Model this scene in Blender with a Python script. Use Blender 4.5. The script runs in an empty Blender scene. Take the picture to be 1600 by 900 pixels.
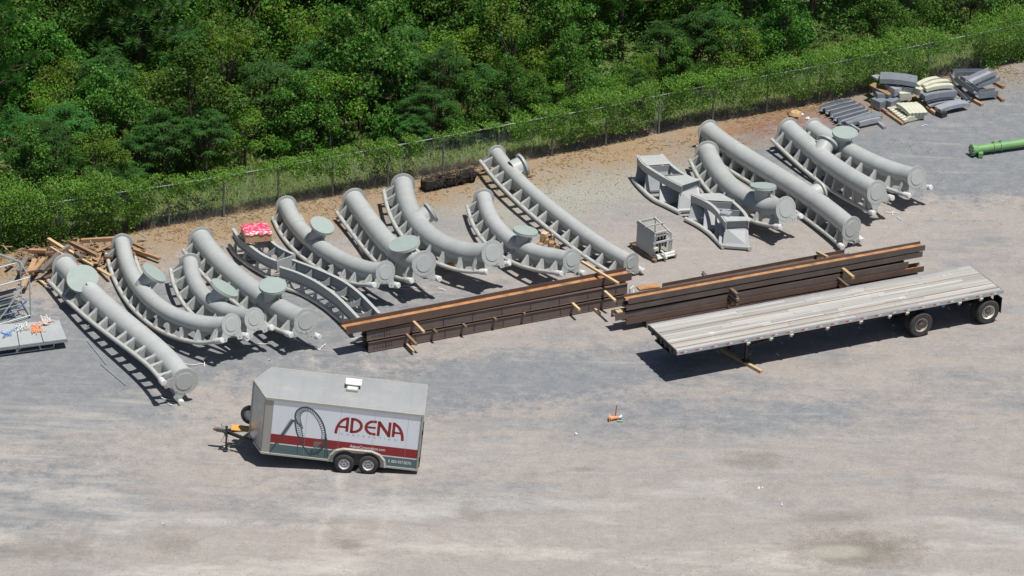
import bpy, bmesh, math, random
from mathutils import Vector, Matrix, noise
C = bpy.context.scene.collection
SC = bpy.context.scene
R = math.radians
# ---------------------------------------------------------------- camera, world, sun, exposure
CAM_H, CAM_PITCH, CAM_ROLL, CAM_F = 62.4, R(26.1), R(2.0), 5500.0
cd = bpy.data.cameras.new('camera'); cam = bpy.data.objects.new('camera', cd); C.objects.link(cam)
cd.sensor_width = 36; cd.lens = CAM_F / 1600 * 36; cd.clip_start = 1; cd.clip_end = 3000
cam.matrix_world = (Matrix.Translation((0, 0, CAM_H)) @ Matrix.Rotation(R(90) - CAM_PITCH, 4, 'X') @ Matrix.Rotation(CAM_ROLL, 4, 'Z'))
SC.camera = cam
SUN_EL, SUN_AZ = R(72), R(-32)          # direction towards the sun, azimuth from +X counter-clockwise
sd = Vector((math.cos(SUN_EL)*math.cos(SUN_AZ), math.cos(SUN_EL)*math.sin(SUN_AZ), math.sin(SUN_EL)))
ld = bpy.data.lights.new('sun', 'SUN'); ld.energy = 5.0; ld.angle = R(0.53); ld.color = (1, .965, .91)
lo = bpy.data.objects.new('sun', ld); C.objects.link(lo); lo.rotation_euler = sd.to_track_quat('Z', 'Y').to_euler()
W = bpy.data.worlds.new('World'); SC.world = W; W.use_nodes = True
wt = W.node_tree; sky = wt.nodes.new('ShaderNodeTexSky'); sky.sky_type = 'NISHITA'; sky.sun_disc = False
sky.sun_elevation = SUN_EL; sky.sun_rotation = R(90) - SUN_AZ; sky.air_density = 1.0; sky.dust_density = 1.0
wt.links.new(sky.outputs[0], wt.nodes['Background'].inputs[0]); wt.nodes['Background'].inputs[1].default_value = .06
SC.view_settings.view_transform = 'Standard'; SC.view_settings.look = 'None'; SC.view_settings.exposure = 0.0
SC.render.resolution_x = 1024; SC.render.resolution_y = 576
SC.cycles.max_bounces = 6; SC.cycles.transparent_max_bounces = 8

def at(px, py, z=0.0):
    """world point at height z seen at pixel (px,py) of the 1600x900 photograph"""
    x = px - 800; y = 450 - py
    c, s = math.cos(CAM_ROLL), math.sin(CAM_ROLL)
    u = x*c - y*s; v = x*s + y*c
    cp, sp = math.cos(CAM_PITCH), math.sin(CAM_PITCH)
    d = Vector((u/CAM_F, cp + v/CAM_F*sp, -sp + v/CAM_F*cp))
    return Vector((0, 0, CAM_H)) + d*((z-CAM_H)/d.z)

# ---------------------------------------------------------------- materials
def nodes(name):
    m = bpy.data.materials.new(name); m.use_nodes = True; t = m.node_tree
    return m, t, t.nodes['Principled BSDF']
def N(t, typ, **k):
    n = t.nodes.new(typ)
    for a, b in k.items(): setattr(n, a, b)
    return n
def noi(t, scale, detail=4, rough=.6, vec=None, stretch=None, rot=0, obj=False):
    tc = N(t, 'ShaderNodeTexCoord'); mp = N(t, 'ShaderNodeMapping')
    t.links.new(tc.outputs['Object'], mp.inputs[0])
    if stretch: mp.inputs['Scale'].default_value = stretch
    mp.inputs['Rotation'].default_value = (0, 0, rot)
    n = N(t, 'ShaderNodeTexNoise'); n.inputs['Scale'].default_value = scale
    n.inputs['Detail'].default_value = detail; n.inputs['Roughness'].default_value = rough
    t.links.new(mp.outputs[0], n.inputs['Vector']); return n.outputs['Fac']
def ramp(t, fac, stops, interp='LINEAR'):
    r = N(t, 'ShaderNodeValToRGB'); cr = r.color_ramp; cr.interpolation = interp
    while len(cr.elements) > 1: cr.elements.remove(cr.elements[-1])
    for i, (p, c) in enumerate(stops):
        e = cr.elements[0] if i == 0 else cr.elements.new(p)
        e.position = p; e.color = (c if len(c) == 4 else (*c, 1)) if hasattr(c, '__len__') else (c, c, c, 1)
    t.links.new(fac, r.inputs[0]); return r.outputs[0]
def mix(t, f, a, b, mode='MIX'):
    m = N(t, 'ShaderNodeMix', data_type='RGBA', blend_type=mode)
    if hasattr(f, 'links'): t.links.new(f, m.inputs[0])
    else: m.inputs[0].default_value = f
    for i, v in ((6, a), (7, b)):
        if hasattr(v, 'links'): t.links.new(v, m.inputs[i])
        else: m.inputs[i].default_value = (*v, 1)
    return m.outputs[2]
def math_(t, op, a, b=None, c=None, clamp=False):
    m = N(t, 'ShaderNodeMath', operation=op); m.use_clamp = clamp
    for i, v in enumerate((a, b, c)):
        if v is None: continue
        if hasattr(v, 'links'): t.links.new(v, m.inputs[i])
        else: m.inputs[i].default_value = v
    return m.outputs[0]
def bump(t, b, h, s, d=.02):
    n = N(t, 'ShaderNodeBump'); n.inputs['Strength'].default_value = s; n.inputs['Distance'].default_value = d
    t.links.new(h, n.inputs['Height']); t.links.new(n.outputs[0], b.inputs['Normal'])
def mat(name, a, b2=None, scale=3, rough=.6, metal=0, dirt=None, stretch=None, bmp=0, island=0, spec=.5):
    m, t, b = nodes(name); b2 = b2 or tuple(x*.8 for x in a)
    col = mix(t, ramp(t, noi(t, scale, 6, .65, stretch=stretch), [(.32, 0), (.7, 1)]), a, b2)
    if dirt:
        dc, lo_, hi_, sc = dirt
        col = mix(t, ramp(t, noi(t, sc, 8, .7), [(lo_, 0), (hi_, 1)]), col, dc)
    if island:
        g = N(t, 'ShaderNodeNewGeometry'); oi = N(t, 'ShaderNodeObjectInfo')
        v = math_(t, 'FRACT', math_(t, 'ADD', g.outputs['Random Per Island'], oi.outputs['Random']))
        hs = N(t, 'ShaderNodeHueSaturation'); t.links.new(col, hs.inputs['Color'])
        t.links.new(math_(t, 'MULTIPLY_ADD', v, island, 1-island/2), hs.inputs['Value']); col = hs.outputs[0]
    t.links.new(col, b.inputs['Base Color'])
    b.inputs['Roughness'].default_value = rough; b.inputs['Metallic'].default_value = metal
    b.inputs['Specular IOR Level'].default_value = spec
    if bmp: bump(t, b, noi(t, scale*6, 3), bmp)
    return m
M = {}
M['paint'] = mat('track_grey_paint', (.46, .475, .46), (.39, .405, .395), 1.4, .42, dirt=((.28, .265, .23), .58, .88, 3.2), bmp=.05, island=.09)
M['rail'] = mat('rail_pale_paint', (.50, .50, .47), (.43, .43, .40), 2, .5, dirt=((.28, .25, .2), .58, .8, 9))
M['lid'] = mat('blank_plate_primer', (.31, .37, .345), (.285, .345, .32), .7, .6, dirt=((.36, .40, .38), .5, .8, 3))
M['cap'] = mat('cap_plate_grey', (.40, .43, .42), (.45, .47, .46), 2, .55)
M['truss'] = mat('truss_grey_paint', (.36, .375, .38), (.31, .325, .33), 1.5, .5, dirt=((.2, .19, .17), .6, .85, 6))
M['edge'] = mat('bright_flange_paint', (.46, .48, .47), (.38, .4, .39), 3, .5)
M['wrap'] = mat('white_plastic_wrap', (.72, .72, .70), (.55, .55, .52), 8, .45, bmp=.4)
M['bolt'] = mat('bolt_steel', (.36, .38, .37), (.42, .43, .42), 8, .5, .1)
M['rust'] = mat('rust_steel_dark', (.095, .062, .052), (.14, .088, .066), 1.5, .75, dirt=((.16, .075, .035), .58, .78, 4), stretch=(1, 1, 1), bmp=.2)
M['rust2'] = mat('rust_steel_grey', (.15, .12, .11), (.105, .078, .066), 1.0, .75, dirt=((.2, .10, .05), .6, .8, 3), bmp=.2)
M['orust'] = mat('rust_orange', (.50, .25, .10), (.36, .17, .07), .8, .85, dirt=((.15, .07, .04), .46, .72, 1.6), bmp=.3)
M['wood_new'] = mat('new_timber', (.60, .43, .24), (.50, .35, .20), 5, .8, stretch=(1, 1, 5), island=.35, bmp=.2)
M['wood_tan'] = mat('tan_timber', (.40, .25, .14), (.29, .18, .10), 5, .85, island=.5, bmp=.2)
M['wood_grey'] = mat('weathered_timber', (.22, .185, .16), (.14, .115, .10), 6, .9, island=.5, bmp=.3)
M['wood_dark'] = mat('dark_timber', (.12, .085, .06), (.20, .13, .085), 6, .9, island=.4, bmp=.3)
M['deck'] = mat('grey_deck_boards', (.44, .425, .40), (.33, .315, .29), 1.6, .85, stretch=(.25, 6, 1), dirt=((.62, .61, .58),   .58, .74, .9), island=.42, bmp=.15)
M['nail'] = mat('rusty_nail_strip', (.27, .16, .09), (.20, .13, .08), 1.2, .8)
M['alu'] = mat('aluminium_rail', (.55, .56, .57), (.42, .43, .44), 3, .4, .5)
M['black'] = mat('black_chassis_paint', (.02, .021, .023), (.035, .033, .032), 4, .55)
M['tyre'] = mat('tyre_rubber', (.035, .035, .036), (.06, .057, .054), 9, .85, bmp=.3)
M['rimw'] = mat('pale_wheel_rim', (.78, .76, .70), (.60, .54, .45), 5, .4, dirt=((.25, .17, .11), .6, .8, 9))
M['rim'] = mat('silver_wheel_rim', (.66, .67, .68), (.5, .5, .51), 6, .35, .2)
M['hub'] = mat('dark_hub', (.08, .075, .07), (.14, .12, .1), 9, .6)
M['red'] = mat('red_reflector', (.55, .03, .03), None, 3, .3)
M['white'] = mat('white_paint', (.78, .79, .80), (.70, .71, .72), .8, .35)
M['gwhite'] = mat('white_vinyl', (.84, .87, .93), (.78, .81, .87), .6, .35, dirt=((.60, .62, .65), .6, .9, 2))
M['gred'] = mat('red_vinyl', (.30, .022, .025), (.27, .02, .022), 2, .35)
M['gteal'] = mat('teal_vinyl', (.10, .17, .18), (.085, .15, .16), 3, .4)
M['gdark'] = mat('dark_print', (.035, .06, .075), (.05, .085, .10), 5, .4)
M['gmid'] = mat('grey_green_print', (.16, .23, .22), (.22, .3, .29), 5, .4)
M['ggrey'] = mat('pale_grey_print', (.42, .43, .45), None, 5, .4)
M['troof'] = mat('trailer_roof_sheet', (.33, .34, .345), (.29, .30, .305), .6, .5, dirt=((.40, .39, .36), .5, .8, 1.2), stretch=(2.5, .4, 1))
M['ttrim'] = mat('trailer_trim', (.44, .43, .38), (.38, .37, .33), 2, .4)
M['tbeige'] = mat('trailer_corner_panel', (.36, .355, .33), (.40, .39, .365), .9, .35)
m_, t_, b_ = nodes('polished_stone_guard'); b_.inputs['Metallic'].default_value = .75; b_.inputs['Roughness'].default_value = .3; b_.inputs['Base Color'].default_value = (.42, .46, .52, 1); M['mirror'] = m_
M['orange'] = mat('orange_plywood', (.72, .36, .08), (.6, .3, .08), 6, .6)
M['green'] = mat('green_pipe_paint', (.19, .37, .15), (.15, .32, .12), 2, .4, dirt=((.3, .45, .25), .6, .8, 4))
M['galv'] = mat('galvanised_steel', (.30, .33, .37), (.22, .245, .28), 4, .45, .35, dirt=((.13, .14, .16), .6, .8, 7))
M['galvl'] = mat('pale_galvanised_steel', (.44, .45, .50), (.34, .36, .40), 4, .45, .3)
M['cream'] = mat('cream_painted_steel', (.60, .59, .46), (.48, .49, .40), 5, .6, dirt=((.3, .33, .3), .6, .8, 5))
M['pink'] = mat('pink_film_wrap', (.75, .05, .12), (.85, .55, .60), 4, .25, bmp=.5)
M['card'] = mat('pine_crate_board', (.56, .38, .20), (.48, .32, .17), 4, .8, bmp=.2)
M['pipe_al'] = mat('scaffold_tube', (.52, .57, .58), (.42, .47, .48), 5, .4, .4)
M['pboard'] = mat('platform_panel', (.40, .42, .42), (.33, .35, .35), 1.0, .6, dirt=((.5, .5, .5), .6, .8, 3))
M['blue'] = mat('blue_plastic', (.06, .18, .5), (.1, .3, .65), 6, .4)
M['orangep'] = mat('orange_webbing', (.9, .25, .06), (.8, .4, .25), 9, .6)
M['net'] = mat('black_net_roll', (.02, .018, .017), (.045, .035, .03), 12, .9, bmp=1)
M['post'] = mat('fence_post_galv', (.16, .18, .18), (.22, .24, .24), 4, .5, .3)
M['frail'] = mat('fence_top_rail_galv', (.40, .43, .43), (.30, .33, .33), 3, .45, .3)
M['bark'] = mat('bark', (.10, .075, .055), (.06, .045, .035), 8, .95, bmp=.5)
M['pallet'] = mat('pallet_wood', (.30, .20, .13), (.20, .135, .09), 7, .9, island=.4)
M['debris'] = mat('dry_twigs', (.36, .25, .13), (.24, .16, .09), 7, .95, island=.6)

def leafmat(name, a, b2, trans=.42, var=.5, third=None, hv=.024):
    m, t, b = nodes(name); g = N(t, 'ShaderNodeNewGeometry'); oi = N(t, 'ShaderNodeObjectInfo')
    col = mix(t, g.outputs['Random Per Island'], a, b2)
    pn = ramp(t, noi(t, .9, 3, .6), [(.38, 0), (.62, 1)]); col = mix(t, math_(t, 'MULTIPLY', pn, .45), col, tuple(x*.45 for x in a))
    if third: col = mix(t, ramp(t, math_(t, 'FRACT', math_(t, 'MULTIPLY', g.outputs['Random Per Island'], 7.3)), [(.9, 0), (.93, 1)]), col, third)
    hs = N(t, 'ShaderNodeHueSaturation'); t.links.new(col, hs.inputs['Color'])
    t.links.new(math_(t, 'MULTIPLY_ADD', oi.outputs['Random'], var, 1-var/2), hs.inputs['Value'])
    t.links.new(math_(t, 'MULTIPLY_ADD', oi.outputs['Random'], hv, .5-hv/2), hs.inputs['Hue'])
    t.links.new(hs.outputs[0], b.inputs['Base Color']); b.inputs['Roughness'].default_value = .5
    b.inputs['Specular IOR Level'].default_value = .35
    tr = N(t, 'ShaderNodeBsdfTranslucent'); t.links.new(hs.outputs[0], tr.inputs[0])
    ms = N(t, 'ShaderNodeMixShader'); ms.inputs[0].default_value = trans
    t.links.new(b.outputs[0], ms.inputs[1]); t.links.new(tr.outputs[0], ms.inputs[2])
    t.links.new(ms.outputs[0], t.nodes['Material Output'].inputs[0]); return m
M['leaf1'] = leafmat('broad_leaf', (.045, .150, .018), (.125, .29, .032), third=(.22, .32, .06))
M['leaf2'] = leafmat('bluish_leaf', (.045, .155, .028), (.11, .285, .05), third=(.09, .2, .07))
M['leaf3'] = leafmat('yellow_green_leaf', (.105, .24, .018), (.22, .39, .035), third=(.25, .22, .08))
M['needle'] = leafmat('pine_needle', (.035, .12, .02), (.09, .22, .035))
M['vine'] = leafmat('vine_leaf', (.12, .28, .03), (.22, .43, .055), third=(.32, .38, .10), var=0, hv=0)
M['grass'] = leafmat('grass_blade', (.16, .29, .055), (.29, .40, .11), .3, third=(.36, .30, .15))
M['dry'] = leafmat('dry_grass_blade', (.26, .20, .10), (.40, .31, .17), .2)

# ---------------------------------------------------------------- mesh helper
class MB:
    def __init__(s): s.v = []; s.f = []; s.mi = []; s.cur = 0
    def add(s, vs, fs):
        o = len(s.v); s.v += [tuple(p) for p in vs]; s.f += [tuple(i+o for i in f) for f in fs]; s.mi += [s.cur]*len(fs)
    def box(s, c, size, m=None):
        hx, hy, hz = (q/2 for q in size); P = []
        for z in (-hz, hz):
            for x, y in ((-hx, -hy), (hx, -hy), (hx, hy), (-hx, hy)):
                q = Vector((x, y, z)); q = (m @ q) if m else q
                P.append(q+Vector(c))
        s.add(P, [(3, 2, 1, 0), (4, 5, 6, 7), (0, 1, 5, 4), (1, 2, 6, 5), (2, 3, 7, 6), (3, 0, 4, 7)])
    def beam(s, a, b, w, h, up=(0, 0, 1), roll=0):
        a = Vector(a); b = Vector(b); t = (b-a).normalized(); S = t.cross(Vector(up))
        if S.length < 1e-4: S = t.cross(Vector((0, 1, 0)))
        S.normalize(); U = S.cross(t)
        if roll: q = Matrix.Rotation(roll, 3, t); S = q @ S; U = q @ U
        P = [e+S*x*w/2+U*y*h/2 for e in (a, b) for x, y in ((-1, -1), (1, -1), (1, 1), (-1, 1))]
        s.add(P, [(3, 2, 1, 0), (4, 5, 6, 7), (0, 1, 5, 4), (1, 2, 6, 5), (2, 3, 7, 6), (3, 0, 4, 7)])
    def sweep(s, pts, prof, ups=None, cap=True):
        """closed profile [(side, up)] swept along pts"""
        pts = [Vector(p) for p in pts]; n = len(prof); rings = []
        for i, p in enumerate(pts):
            t = (pts[min(i+1, len(pts)-1)]-pts[max(i-1, 0)]).normalized()
            up = ups[i] if ups else Vector((0, 0, 1)); S = t.cross(up).normalized(); U = S.cross(t)
            rings.append([p+S*a+U*b for a, b in prof])
        vs = [q for r in rings for q in r]; fs = []
        for i in range(len(pts)-1):
            for k in range(n): fs.append((i*n+k, i*n+(k+1) % n, (i+1)*n+(k+1) % n, (i+1)*n+k))
        if cap: fs += [tuple(range(n))[::-1], tuple(range((len(pts)-1)*n, len(pts)*n))]
        s.add(vs, fs)
    def tube(s, pts, r, n=12, r2=None, cap=True):
        pts = [Vector(p) for p in pts]; rings = []; U = None
        for i, p in enumerate(pts):
            t = (pts[min(i+1, len(pts)-1)]-pts[max(i-1, 0)]).normalized()
            if U is None:
                U = t.cross(Vector((0, 0, 1)));
                if U.length < .05: U = t.cross(Vector((1, 0, 0)))
                U.normalize()
            else: U = (U-t*U.dot(t)).normalized()
            V = t.cross(U); rr = r if r2 is None else r+(r2-r)*i/(len(pts)-1)
            rings.append([p+U*math.cos(a)*rr+V*math.sin(a)*rr for a in (2*math.pi*k/n for k in range(n))])
        fs = []
        for i in range(len(pts)-1):
            for k in range(n): fs.append((i*n+k, i*n+(k+1) % n, (i+1)*n+(k+1) % n, (i+1)*n+k))
        if cap: fs += [tuple(range(n))[::-1], tuple(range((len(pts)-1)*n, len(pts)*n))]
        s.add([q for r_ in rings for q in r_], fs)
    def prism(s, poly, d):
        """planar polygon (list of points) extruded by vector d"""
        n = len(poly); P = [Vector(p) for p in poly]; d = Vector(d)
        s.add(P+[p+d for p in P], [tuple(range(n))[::-1], tuple(range(n, 2*n))]+[(i, (i+1) % n, (i+1) % n+n, i+n) for i in range(n)])
    def disc(s, c, nrm, r, th, n=32):
        nrm = Vector(nrm).normalized(); s.tube([Vector(c)-nrm*th/2, Vector(c)+nrm*th/2], r, n)
    def lathe(s, c, axis, prof, n=28):
        """prof [(radius, offset along axis)]"""
        c = Vector(c); ax = Vector(axis).normalized(); U = ax.orthogonal().normalized(); V = ax.cross(U); vs = []
        for r, o in prof:
            vs += [c+ax*o+(U*math.cos(2*math.pi*k/n)+V*math.sin(2*math.pi*k/n))*max(r, 1e-4) for k in range(n)]
        fs = [(i*n+k, i*n+(k+1) % n, (i+1)*n+(k+1) % n, (i+1)*n+k) for i in range(len(prof)-1) for k in range(n)]
        s.add(vs, fs)
    def build(s, name, mats, parent=None, sharp=.6):
        inv = WM[parent.name].inverted() if parent else Matrix()
        me = bpy.data.meshes.new(name); me.from_pydata([inv @ Vector(p) for p in s.v], [], s.f)
        for m in (mats if isinstance(mats, (list, tuple)) else [mats]): me.materials.append(m)
        if isinstance(mats, (list, tuple)): me.polygons.foreach_set('material_index', s.mi)
        bm = bmesh.new(); bm.from_mesh(me)
        if len(bm.faces) < 60000:
            bmesh.ops.recalc_face_normals(bm, faces=bm.faces)
            for e in bm.edges: e.smooth = len(e.link_faces) == 2 and e.calc_face_angle(3) < sharp
            for f in bm.faces: f.smooth = True
        bm.to_mesh(me); bm.free()
        o = bpy.data.objects.new(name, me); C.objects.link(o)
        if parent: o.parent = parent; WM[o.name] = WM[parent.name]
        else: WM[o.name] = Matrix()
        return o
WM = {}
def tag(o, label, cat=None, group=None, kind=None):
    if label: o['label'] = label
    if cat: o['category'] = cat
    if group: o['group'] = group
    if kind: o['kind'] = kind
    return o
def thing(name, label, cat, loc, mat4=None, group=None):
    o = bpy.data.objects.new(name, None); C.objects.link(o); o.empty_display_size = .3
    m = mat4 if mat4 is not None else Matrix.Translation(loc)
    o.matrix_world = m; WM[o.name] = m.copy(); return tag(o, label, cat, group)
def solo(mb, name, mats, label, cat, group=None, loc=None):
    """a thing that is one mesh, its origin moved to its base"""
    xs = [Vector(p) for p in mb.v]; c = sum(xs, Vector())/len(xs); c.z = min(p.z for p in xs)
    mb.v = [tuple(Vector(p)-c) for p in mb.v]; o = mb.build(name, mats); o.location = c
    WM[o.name] = Matrix.Translation(c); return tag(o, label, cat, group)
def catmull(P, n):
    P = [Vector(p) for p in P]; out = []; L = len(P)-1
    for j in range(n):
        x = j/(n-1)*L; i = min(int(x), L-1); t = x-i
        a, b, c, d = P[max(i-1, 0)], P[i], P[i+1], P[min(i+2, L)]
        if i == 0: a = b*2-c
        if i == L-1: d = c*2-b
        out.append(.5*((2*b)+(c-a)*t+(2*a-5*b+4*c-d)*t*t+(3*b-a-3*c+d)*t*t*t))
    return out
rng = random.Random(5)
# ---------------------------------------------------------------- ground
def ground():
    m, t, b = nodes('yard_ground')
    tc = N(t, 'ShaderNodeTexCoord'); sx = N(t, 'ShaderNodeSeparateXYZ'); t.links.new(tc.outputs['Object'], sx.inputs[0])
    X, Y = sx.outputs[0], sx.outputs[1]
    # distance in front of the fence line (positive towards the yard)
    fd = math_(t, 'SUBTRACT', math_(t, 'MULTIPLY', math_(t, 'SUBTRACT', X, -16.54), FS), math_(t, 'MULTIPLY', math_(t, 'SUBTRACT', Y, 131.1), FC))
    n1 = noi(t, .35, 8, .7); n2 = noi(t, 1.6, 9, .75); n3 = noi(t, 14, 6, .8); n5 = noi(t, 45, 3, .7)
    st = noi(t, 1, 9, .62, stretch=(.16, .45, 1), rot=R(-20)); st2 = noi(t, 1, 8, .6, stretch=(.20, 1.5, 1), rot=R(-25)); st3 = noi(t, 1, 7, .6, stretch=(.16, 1.1, 1), rot=R(38))
    tan = mix(t, ramp(t, n2, [(.3, 0), (.72, 1)]), (.285, .257, .236), (.360, .328, .305))
    grv = mix(t, ramp(t, n2, [(.3, 0), (.7, 1)]), (.160, .174, .190), (.255, .258, .262))
    f = math_(t, 'ADD', math_(t, 'MULTIPLY', st, .55), math_(t, 'MULTIPLY', n1, .45))
    f = math_(t, 'ADD', f, math_(t, 'MULTIPLY', math_(t, 'SUBTRACT', st2, .5), .45))
    def blob(cx, cy, rx, ry, rot=0, soft=.8):
        mp = N(t, 'ShaderNodeMapping', vector_type='TEXTURE'); t.links.new(tc.outputs['Object'], mp.inputs[0])
        mp.inputs['Location'].default_value = (cx, cy, 0); mp.inputs['Rotation'].default_value = (0, 0, rot); mp.inputs['Scale'].default_value = (rx, ry, 1)
        s2 = N(t, 'ShaderNodeSeparateXYZ'); t.links.new(mp.outputs[0], s2.inputs[0])
        d = math_(t, 'SQRT', math_(t, 'ADD', math_(t, 'POWER', s2.outputs[0], 2), math_(t, 'POWER', s2.outputs[1], 2)))
        d = math_(t, 'ADD', d, math_(t, 'MULTIPLY', math_(t, 'SUBTRACT', n2, .5), 1.5))
        d = math_(t, 'ADD', d, math_(t, 'MULTIPLY', math_(t, 'SUBTRACT', n3, .5), .6))
        return ramp(t, d, [(max(0, 1-soft), 1), (1, 0)])
    # gravel areas: under the pipes on the left, along the fence on the right, patches by the stake
    for (px, py, rx, ry, ro, so, k) in ((330, 520, 13, 6.5, .45, .8, .30), (90, 600, 7, 8, 0, .8, .26), (1500, 190, 12, 10, .5, .5, .42), (820, 590, 9, 2.6, .3, .9, .30),
                                        (1130, 240, 9, 3.5, .5, .9, .16), (1010, 650, 8, 2.5, .1, .9, .16), (120, 800, 10, 4.5, .1, .9, .18), (640, 800, 8, 3.5, .1, .9, .13), (620, 330, 8, 2.5, .5, .8, .14), (1350, 640, 9, 3, .2, .9, .10), (560, 610, 6, 3, .1, .9, .16)):
        c = at(px, py); f = math_(t, 'ADD', f, math_(t, 'MULTIPLY', blob(c.x, c.y, rx, ry, ro, so), k))
    for (px, py, rx, ry, ro, k) in ((1150, 400, 10, 3.5, .3, -.10), (1480, 330, 8, 3.5, .3, -.13), (200, 700, 7, 2, -.9, -.13), (900, 850, 17, 3, .08, -.16), (350, 850, 14, 3.0, .1, -.1), (240, 610, 5, 1.2, -.1, -.2)):
        c = at(px, py); f = math_(t, 'ADD', f, math_(t, 'MULTIPLY', blob(c.x, c.y, rx, ry, ro, .9), k))
    base = mix(t, ramp(t, f, [(.46, 0), (.68, 1)]), tan, grv)
    # pale wheel-worn streaks
    pale = math_(t, 'MULTIPLY', ramp(t, st2, [(.56, 0), (.72, 1)]), ramp(t, n3, [(.2, .4), (.7, 1)]))
    base = mix(t, math_(t, 'MULTIPLY', pale, .6), base, (.43, .40, .365))
    nearm = ramp(t, Y, [(0, 1), (1, 0)])
    mr = N(t, 'ShaderNodeMapRange'); t.links.new(Y, mr.inputs[0]); mr.inputs[1].default_value = 118; mr.inputs[2].default_value = 107; mr.inputs[3].default_value = 0; mr.inputs[4].default_value = 1
    pl2 = math_(t, 'MULTIPLY', ramp(t, st, [(.50, 0), (.66, 1)]), mr.outputs[0])
    base = mix(t, math_(t, 'MULTIPLY', pl2, .8), base, (.50, .47, .43))
    # diagonal scuffed tracks at the left
    c = at(160, 700); tm = blob(c.x, c.y, 9, 9, 0, .6)
    base = mix(t, math_(t, 'MULTIPLY', math_(t, 'MULTIPLY', ramp(t, st3, [(.52, 0), (.64, 1)]), tm), .5), base, (.42, .385, .34))
    # tyre arcs: pairs of worn bands
    def arcband(cx, cy, rad, wd, soft=.35):
        dx = math_(t, 'SUBTRACT', X, cx); dy = math_(t, 'SUBTRACT', Y, cy)
        rr = math_(t, 'SQRT', math_(t, 'ADD', math_(t, 'MULTIPLY', dx, dx), math_(t, 'MULTIPLY', dy, dy)))
        rr = math_(t, 'ADD', rr, math_(t, 'MULTIPLY', math_(t, 'SUBTRACT', n1, .5), .8))
        return ramp(t, math_(t, 'DIVIDE', math_(t, 'ABSOLUTE', math_(t, 'SUBTRACT', rr, rad)), wd), [(0, 1), (1, 0)])
    for (px, py, rad, wd, col, k) in ((900, 1700, 27, .28, (.46, .43, .39), .55), (900, 1700, 29, .3, (.45, .42, .385), .5), (600, -900, 57, .30, (.19, .20, .21), .35), (600, -900, 59.1, .3, (.19, .20, .21), .3),
                                      (-500, 700, 24, .35, (.44, .41, .37), .6), (-500, 700, 26, .3, (.44, .41, .37), .5), (1700, 1500, 24, .3, (.47, .44, .40), .5), (1700, 1500, 26.2, .35, (.17, .17, .17), .3), (200, 2200, 43, .4, (.46, .43, .40), .45), (1250, 1400, 28, .22, (.2, .2, .2), .35)):
        c = at(px, py) if py > -1200 else None; bk_ = math_(t, 'MULTIPLY', arcband(c.x, c.y, rad, wd), ramp(t, n2, [(.40, 0), (.62, 1)]))
        base = mix(t, math_(t, 'MULTIPLY', bk_, k), base, col)
    # damp olive stains
    for (px, py, rx, ry, k) in ((1335, 862, 2.8, 1.7, .72), (1300, 810, 2.0, .7, .4), (1175, 720, 1.6, .9, .42), (735, 798, .7, 1.2, .4), (545, 850, .8, .6, .5), (270, 850, 1.1, .8, .4), (60, 857, 2.6, 1.1, .42), (910, 733, .6, .25, .45),
                                (1280, 568, 2.2, .5, .25), (1185, 760, 1.4, .5, .2), (1545, 770, 1.0, .4, .3), (1180, 362, 2.2, .8, .3), (55, 600, .5, .2, .35), (1410, 850, 1.2, .6, .3)):
        c = at(px, py); base = mix(t, math_(t, 'MULTIPLY', blob(c.x, c.y, rx, ry, .1, .7), k), base, (.165, .147, .118))
    c = at(1310, 862); base = mix(t, math_(t, 'MULTIPLY', blob(c.x, c.y, 1.3, .6, .1, .5), .6), base, (.40, .385, .33))
    # concrete-coloured weedy patch behind the long pipe, and mulch along the fence
    c = at(900, 300); w = blob(c.x, c.y, 8.5, 3.2, .5, .7)
    base = mix(t, math_(t, 'MULTIPLY', w, .85), base, mix(t, ramp(t, n3, [(.38, 0), (.62, 1)]), (.24, .235, .19), (.39, .38, .34)))
    base = mix(t, math_(t, 'MULTIPLY', math_(t, 'MULTIPLY', w, ramp(t, n2, [(.54, 0), (.64, 1)])), .4), base, (.12, .15, .06))
    wob = math_(t, 'ADD', fd, math_(t, 'ADD', math_(t, 'MULTIPLY', math_(t, 'SUBTRACT', n1, .5), 5), math_(t, 'MULTIPLY', math_(t, 'SUBTRACT', n3, .5), 2.2)))
    mul = ramp(t, math_(t, 'MULTIPLY', wob, .1), [(0, 1), (.18, 1), (.44, 0)])
    xr = N(t, 'ShaderNodeMapRange'); t.links.new(X, xr.inputs[0]); xr.inputs[1].default_value = 19; xr.inputs[2].default_value = 12; xr.inputs[3].default_value = .45; xr.inputs[4].default_value = 1
    mcol = mix(t, ramp(t, n3, [(.3, 0), (.7, 1)]), (.20, .125, .065), (.37, .27, .165))
    mcol = mix(t, ramp(t, n5, [(.55, 0), (.7, 1)]), mcol, (.45, .35, .22))
    c = at(1230, 195); rd = blob(c.x, c.y, 5.5, 2.2, .5, .8); mcol = mix(t, math_(t, 'MULTIPLY', rd, .75), mcol, (.22, .075, .04))
    gp_ = ramp(t, math_(t, 'ADD', math_(t, 'MULTIPLY', n1, .5), math_(t, 'MULTIPLY', n2, .5)), [(.48, 1), (.64, .62)])
    base = mix(t, math_(t, 'MULTIPLY', math_(t, 'MULTIPLY', math_(t, 'MULTIPLY', mul, xr.outputs[0]), .92), gp_), base, mcol)
    # soil and turf beyond the fence
    gm = ramp(t, math_(t, 'MULTIPLY_ADD', fd, .2, .5), [(.40, 1), (.52, 0)])
    base = mix(t, gm, base, mix(t, n2, (.07, .12, .03), (.17, .19, .07)))
    # fine gravel grain
    g5 = ramp(t, n5, [(.25, .72), (.75, 1.28)]); n4 = noi(t, 5, 5, .75); g3 = mix(t, 1.0, ramp(t, n3, [(.28, .80), (.72, 1.18)]), ramp(t, n4, [(.3, .90), (.7, 1.09)]), 'MULTIPLY')
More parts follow.
